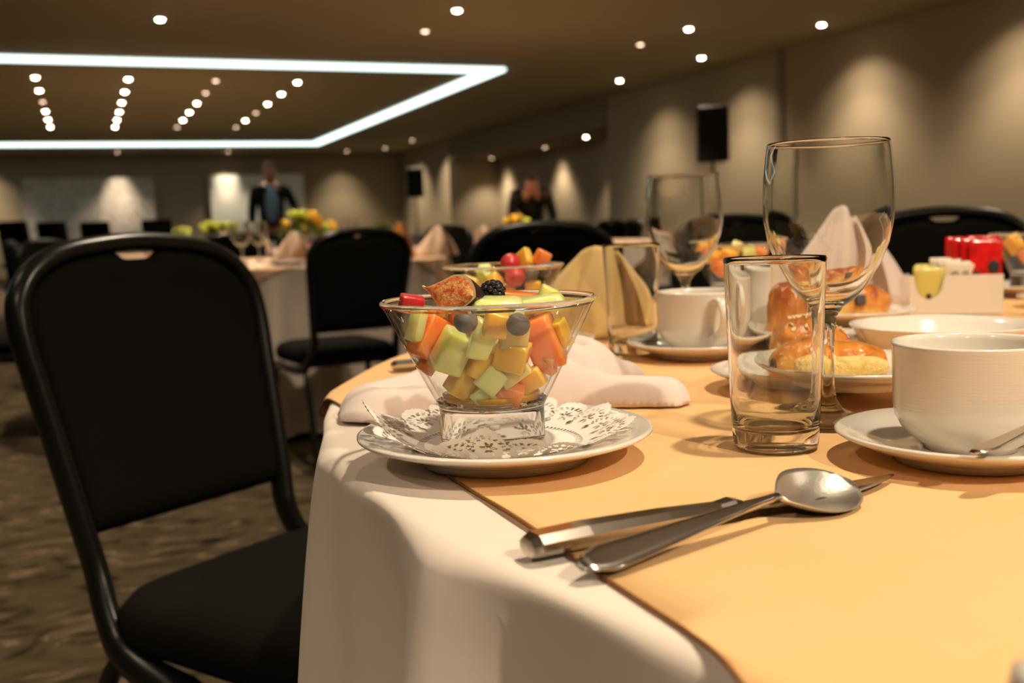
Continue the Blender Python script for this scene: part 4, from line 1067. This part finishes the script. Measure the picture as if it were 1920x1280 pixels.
# ------------------------------------------------------------------ things on the tables further back
def centrepiece(x, y, z, label, r=.15, seed=1, yellow=.45, group='flower centrepieces'):
    t = thing('flower_centrepiece', label, 'flowers', (x, y, z), 0, group); rn = random.Random(seed)
    lathe('vase', [(0, .002), (.05, .002), (.07, .03), (.075, .07), (.065, .10), (.058, .10), (.065, .07), (.06, .03), (0, .012)], M['vase'], t, seg=24)
    b = bmesh.new()
    for k in range(130):
        a = rn.uniform(0, 6.28); e = rn.uniform(-.15, 1.2); d = r * rn.uniform(.55, 1.0)
        p = Vector((d * math.cos(a) * math.cos(e), d * math.sin(a) * math.cos(e), .11 + d * .75 * math.sin(e)))
        L = rn.uniform(.035, .065); dr = Vector((math.cos(a) * math.cos(e), math.sin(a) * math.cos(e), math.sin(e) + .2)).normalized(); sd = dr.cross(Vector((0, 0, 1))).normalized() * L * .28
        v = [b.verts.new(p - dr * L * .4), b.verts.new(p + sd), b.verts.new(p + dr * L * .6), b.verts.new(p - sd)]; b.faces.new(v)
    f = from_bm('foliage', b, M['leaf_dark'] if seed % 2 else M['leaf'], t, True); f['kind'] = 'stuff'
    for k in range(12):
        a = k * 2.4 + rn.uniform(-.3, .3); e = rn.uniform(.1, 1.25); d = r * rn.uniform(.82, 1.0); rr = rn.uniform(.042, .06)
        b = bmesh.new()
        for q in range(3):
            for j in range(7):
                th = j * 2 * PI / 7 + q * .45; tl = .25 + q * .42
                ellipsoid_bm(rr * .50, rr * .30, rr * .12, (math.cos(th) * rr * .55 * math.cos(tl), math.sin(th) * rr * .55 * math.cos(tl), rr * .45 * math.sin(tl)), 6, 4, b, Matrix.Rotation(th, 4, 'Z') @ Matrix.Rotation(-tl, 4, 'Y'))
        o = from_bm('blossom', b, M['petal_yellow'] if rn.random() < yellow else M['petal_lime'], t, True, (d * math.cos(a) * math.cos(e), d * math.sin(a) * math.cos(e), .12 + d * .72 * math.sin(e)))
        o.rotation_euler = (0, PI / 2 - e, a); o.rotation_mode = 'ZYX'; o.rotation_euler = (0, PI / 2 - e, a)
    return t
centrepiece(1.08, 5.50, .7540, 'big yellow and green flower centrepiece in front of the standing man', .150, 2, .5)
centrepiece(1.02, 8.95, .7540, 'flower centrepiece of lime and yellow blooms left of the standing man', .165, 3, .35)
centrepiece(1.23, 14.9, .7540, 'dim lime centrepiece on the distant table before the dark wall', .16, 4, .1)
centrepiece(5.31, 19.6, .7540, 'small distant green centrepiece left of the far speaker', .20, 6, .0)
centrepiece(4.26, 10.28, .7540, 'yellow and green centrepiece in front of the stooping figure', .14, 7, .6)
cone_napkin('standing_napkin', M['napkin_peach'], 'pale peach napkin cone on the second table left of the chair back', (.915, 4.93, .7545), .1, H=.150, W=.22, group='napkins further back')
cone_napkin('standing_napkin', M['napkin_orange'], 'orange napkin cone on the second table right of the chair back', (1.43, 4.94, .7545), .2, H=.175, W=.17, group='napkins further back')
cone_napkin('standing_napkin', M['napkin_peach'], 'pale napkin cone leaning by the orange one right of the chair back', (1.660, 5.04, .7545), .2, H=.150, W=.24, group='napkins further back')
for i, (x, y, mm, lab) in enumerate(((2.42, 6.50, 'napkin_peach', 'small peach napkin cone on the table behind the middle chair, left one'), (2.62, 6.56, 'napkin_orange', 'small orange napkin cone on the table behind the middle chair'), (2.83, 6.62, 'napkin_peach', 'small peach napkin cone on the table behind the middle chair, right one'),
        (.62, 8.45, 'napkin_peach', 'small peach napkin cone at the left flower table'), (1.32, 8.40, 'napkin_peach', 'small peach napkin cone at the left flower table, towards the man'), (.30, 5.0, 'napkin_peach', 'peach napkin cone at the left end of the second table'),
        (3.75, 9.9, 'napkin_peach', 'tiny peach napkin cone at the table of the stooping figure'), (4.7, 9.8, 'napkin_orange', 'tiny orange napkin cone at the table of the stooping figure'))):
    cone_napkin('standing_napkin', M[mm], lab, (x, y, .7545), .3 + i, H=.14, W=.18, group='napkins further back')
for i, (x, y, lab) in enumerate(((.66, 4.86, 'wine glass on the second table at its left front'), (.78, 5.15, 'wine glass on the second table left of the flowers'), (1.25, 5.2, 'wine glass on the second table right of the flowers'),
        (.70, 8.55, 'wine glass on the left flower table, left side'), (1.22, 8.50, 'wine glass on the left flower table, right side'))):
    dup(gob, (x, y, .7545), 0, lab, 'wine glasses further back')
pl = make_plate('white plate on the second table under the left napkin view', loc=(.62, 5.02, .7545), group='plates further back')
dup(pl, (.84, 4.70, .7545), 0, 'white plate on the second table before the bright cone'); dup(pl, (1.20, 4.80, .7545), 0, 'white plate on the second table behind the chair back')
for i, (x, y, lab) in enumerate(((1.02, 5.03, 'red fruit bowl on the second table left of the pale cone'), (1.20, 5.00, 'red fruit bowl on the second table right of the pale cone'))):
    dup(b2, (x, y, .7545), 0, lab, 'fruit bowls further back')
    for k in range(5):
        fruit('strawberry_piece', 'berry_red', (x + .022 * math.cos(k * 1.26), y + .022 * math.sin(k * 1.26), .7545 + .068 + .008 * (k % 2)), .026, 'red fruit piece in the bowl ' + ('left' if i == 0 else 'right') + ' of the pale cone on the second table', 'fruit', 400 + 10 * i + k, group='red fruit pieces on the second table')
make_spoon('shiny spoon glinting at the front edge of the second table', (.62, 4.72, .7575), (0, 0, -.1), .2)

# ------------------------------------------------------------------ people
def skin_body(name, pts, edges, m, parent, root=0, sub=2):
    me = bpy.data.meshes.new(name); me.from_pydata([p[:3] for p in pts], edges, []); me.update()
    o = bpy.data.objects.new(name, me); COL.objects.link(o)
    o.modifiers.new('skin', 'SKIN'); sb = o.modifiers.new('sub', 'SUBSURF'); sb.levels = sub; sb.render_levels = sub
    sl = me.skin_vertices[0].data
    for i, p in enumerate(pts):
        r = p[3]; sl[i].radius = r if isinstance(r, tuple) else (r, r)
        sl[i].use_root = i == root
    dg = bpy.context.evaluated_depsgraph_get(); m2 = bpy.data.meshes.new_from_object(o.evaluated_get(dg))
    bpy.data.objects.remove(o); m2.name = name
    return link_mesh(name, m2, m, parent)

def person(label, loc, rz, bend=0.0, left_arm=None, right_arm=None, shirt='shirt', k=1.0, head_tilt=0.0):
    # faces -y; x to the viewer's right. left_arm = arm on the +x side
    t = thing('person', label, 'person', loc, rz); t.scale = (k,) * 3
    cb, sb_ = math.cos(bend), math.sin(bend)
    def B(x, y, z):            # bend the upper body forward about the hips
        if z > .95: dz = z - .95; return (x, y * cb - dz * sb_, .95 + dz * cb + y * sb_)
        return (x, y, z)
    P, E = [], []
    def add(p, r, prev=None):
        P.append((*p, r)); i = len(P) - 1
        if prev is not None: E.append((prev, i))
        return i
    hip = add((0, 0, .95), (.15, .105)); bel = add(B(0, 0, 1.08), (.145, .10), hip); che = add(B(0, .01, 1.28), (.165, .11), bel); sh = add(B(0, .01, 1.42), (.12, .085), che)
    nk = add(B(0, 0, 1.51), .055, sh); ja = add(B(0, -.035 - head_tilt * .3, 1.575 - head_tilt * .1), (.058, .07), nk); hd = add(B(0, -.02 - head_tilt * .5, 1.66 - head_tilt * .15), (.074, .09), ja); tp = add(B(0, -.01 - head_tilt * .6, 1.735 - head_tilt * .18), (.058, .07), hd)
    add(B(0, -.125 - head_tilt * .45, 1.625 - head_tilt * .14), .014, hd)            # nose
    for s in (-1, 1): add(B(s * .082, 0 - head_tilt * .5, 1.645 - head_tilt * .14), (.014, .02), hd)   # ears
    arms = {}
    for s, arm in ((1, left_arm), (-1, right_arm)):
        shd = add(B(s * .185, .01, 1.41), .062, sh); arm = arm or [(s * .245, .02, 1.14), (s * .26, -.05, .90)]
        el = add(B(*arm[0]), .046, shd); wr = add(B(*arm[1]), .030, el)
        d = (Vector(arm[1]) - Vector(arm[0])).normalized(); pal = Vector(arm[1]) + d * .06; pi = add(B(*pal), (.038, .018), wr)
        sd = d.cross(Vector((s, 0, 0))); sd = sd.normalized() if sd.length > .01 else Vector((0, 1, 0))
        for q, ln in ((-.030, .060), (-.010, .075), (.010, .080), (.030, .070)):
            a0 = pal + d * .03 + sd * q; a1 = a0 + d * ln * .55; a2 = a0 + d * ln + Vector((-s * .012, 0, 0))
            f = add(B(*a0), .010, pi); f = add(B(*a1), .009, f); add(B(*a2), .0075, f)
        t0 = Vector(arm[1]) + d * .02 - sd * .035; f = add(B(*t0), .011, wr); add(B(*(t0 + d * .045 - sd * .02)), .009, f)
        arms[s] = arm
    for s in (-1, 1):
        th = add((s * .095, 0, .86), .085, hip); kn = add((s * .105, -.01, .50), .056, th); an = add((s * .11, .01, .09), .038, kn); add((s * .115, -.14, .035), (.04, .025), an)
    skin_body('body', P, E, M['skin'], t)
    # clothes
    P, E = [], []
    hip = add((0, .0, .88), (.175, .125)); bel = add(B(0, .0, 1.08), (.168, .12), hip); che = add(B(0, .01, 1.28), (.19, .13), bel); sh = add(B(0, .015, 1.425), (.14, .10), che); add(B(0, .01, 1.475), (.075, .068), sh)
    for s in (1, -1):
        a = arms[s]; shd = add(B(s * .195, .01, 1.41), .076, sh); el = add(B(*a[0]), .060, shd); add(B(*(Vector(a[0]).lerp(Vector(a[1]), .96))), .044, el)
    skin_body('jacket', P, E, M['suit'], t)
    P, E = [], []
    hip = add((0, 0, .93), (.16, .115))
    for s in (-1, 1):
        th = add((s * .098, 0, .82), .10, hip); kn = add((s * .108, -.01, .5), .074, th); add((s * .112, .005, .07), .062, kn)
    skin_body('trousers', P, E, M['trousers'], t)
    vs, fs = [], []
    for k_ in range(13):
        f = k_ / 12; z = 1.0 + .46 * f; hw = (.045 + .035 * math.sin(PI * min(1, f * 1.1))) * (1.1 if f < .8 else 1.0)
        for j in range(7):
            g = -1 + j / 3; dep = .128 + .016 * math.sin(PI * f) - (.045 * max(0, (f - .7) / .3)); vs.append(B(g * hw, -dep * math.sqrt(1 - .10 * g * g) - .008, z))
    for k_ in range(12):
        for j in range(6): a = k_ * 7 + j; fs.append((a, a + 1, a + 8, a + 7))
    o = from_data('shirt_front', vs, fs, M[shirt], t); so = o.modifiers.new('cloth', 'SOLIDIFY'); so.thickness = .02; so.offset = -1
    for s in (-1, 1):
        bb = box_bm(.095, .27, .075, (s * .114, -.06, .040), .028, 3); from_bm('shoe', bb, M['frame_black'], t, True)
        from_bm('eye', ellipsoid_bm(.010, .008, .008, B(s * .030, -.102 - head_tilt * .5, 1.662 - head_tilt * .15), 10, 8), M['eye'], t, True)
    from_bm('mouth', ellipsoid_bm(.024, .008, .006, B(0, -.098 - head_tilt * .4, 1.580 - head_tilt * .1), 10, 6), M['lip'], t, True)
    b = ellipsoid_bm(.083, .097, .075, B(0, .012 - head_tilt * .55, 1.700 - head_tilt * .16), 24, 16)
    cutz = B(0, 0, 1.690 - head_tilt * .2)[2]
    bmesh.ops.delete(b, geom=[v for v in b.verts if v.co.z < cutz and v.co.y < B(0, 0, 1.69)[1] + .02 or v.co.z < cutz - .06], context='VERTS')
    o = from_bm('hair', b, M['hair'], t, True); so = o.modifiers.new('thick', 'SOLIDIFY'); so.thickness = .006; so.offset = 0
    return t
person('man in an open dark jacket over a blue shirt standing between the tables', (2.34, 14.15, 0), -.10, left_arm=[(.30, -.04, 1.17), (.34, -.22, 1.08)], k=1.035, head_tilt=.08)
person('dark clothed person stooping over a far table beside the bright wall pool', (5.12, 11.90, 0), -.35, bend=.80, left_arm=[(.27, -.20, 1.22), (.25, -.40, 1.20)], right_arm=[(-.25, -.18, 1.2), (-.16, -.40, 1.13)], shirt='suit', k=.98, head_tilt=.1)

# ------------------------------------------------------------------ real refraction of the lamps' light through the glassware
for o in bpy.data.objects:
    if o.type != 'MESH': continue
    nm = (o.parent.name if o.parent else o.name).split('.')[0]
    if o.data.materials and o.data.materials[0] and o.data.materials[0].name.startswith('clear_solid_glass') and o.matrix_world.translation.y < 2: o.cycles.is_caustics_caster = True
    elif nm in ('overlay_cloth', 'side_plate', 'saucer', 'paper_doily') : o.cycles.is_caustics_receiver = True
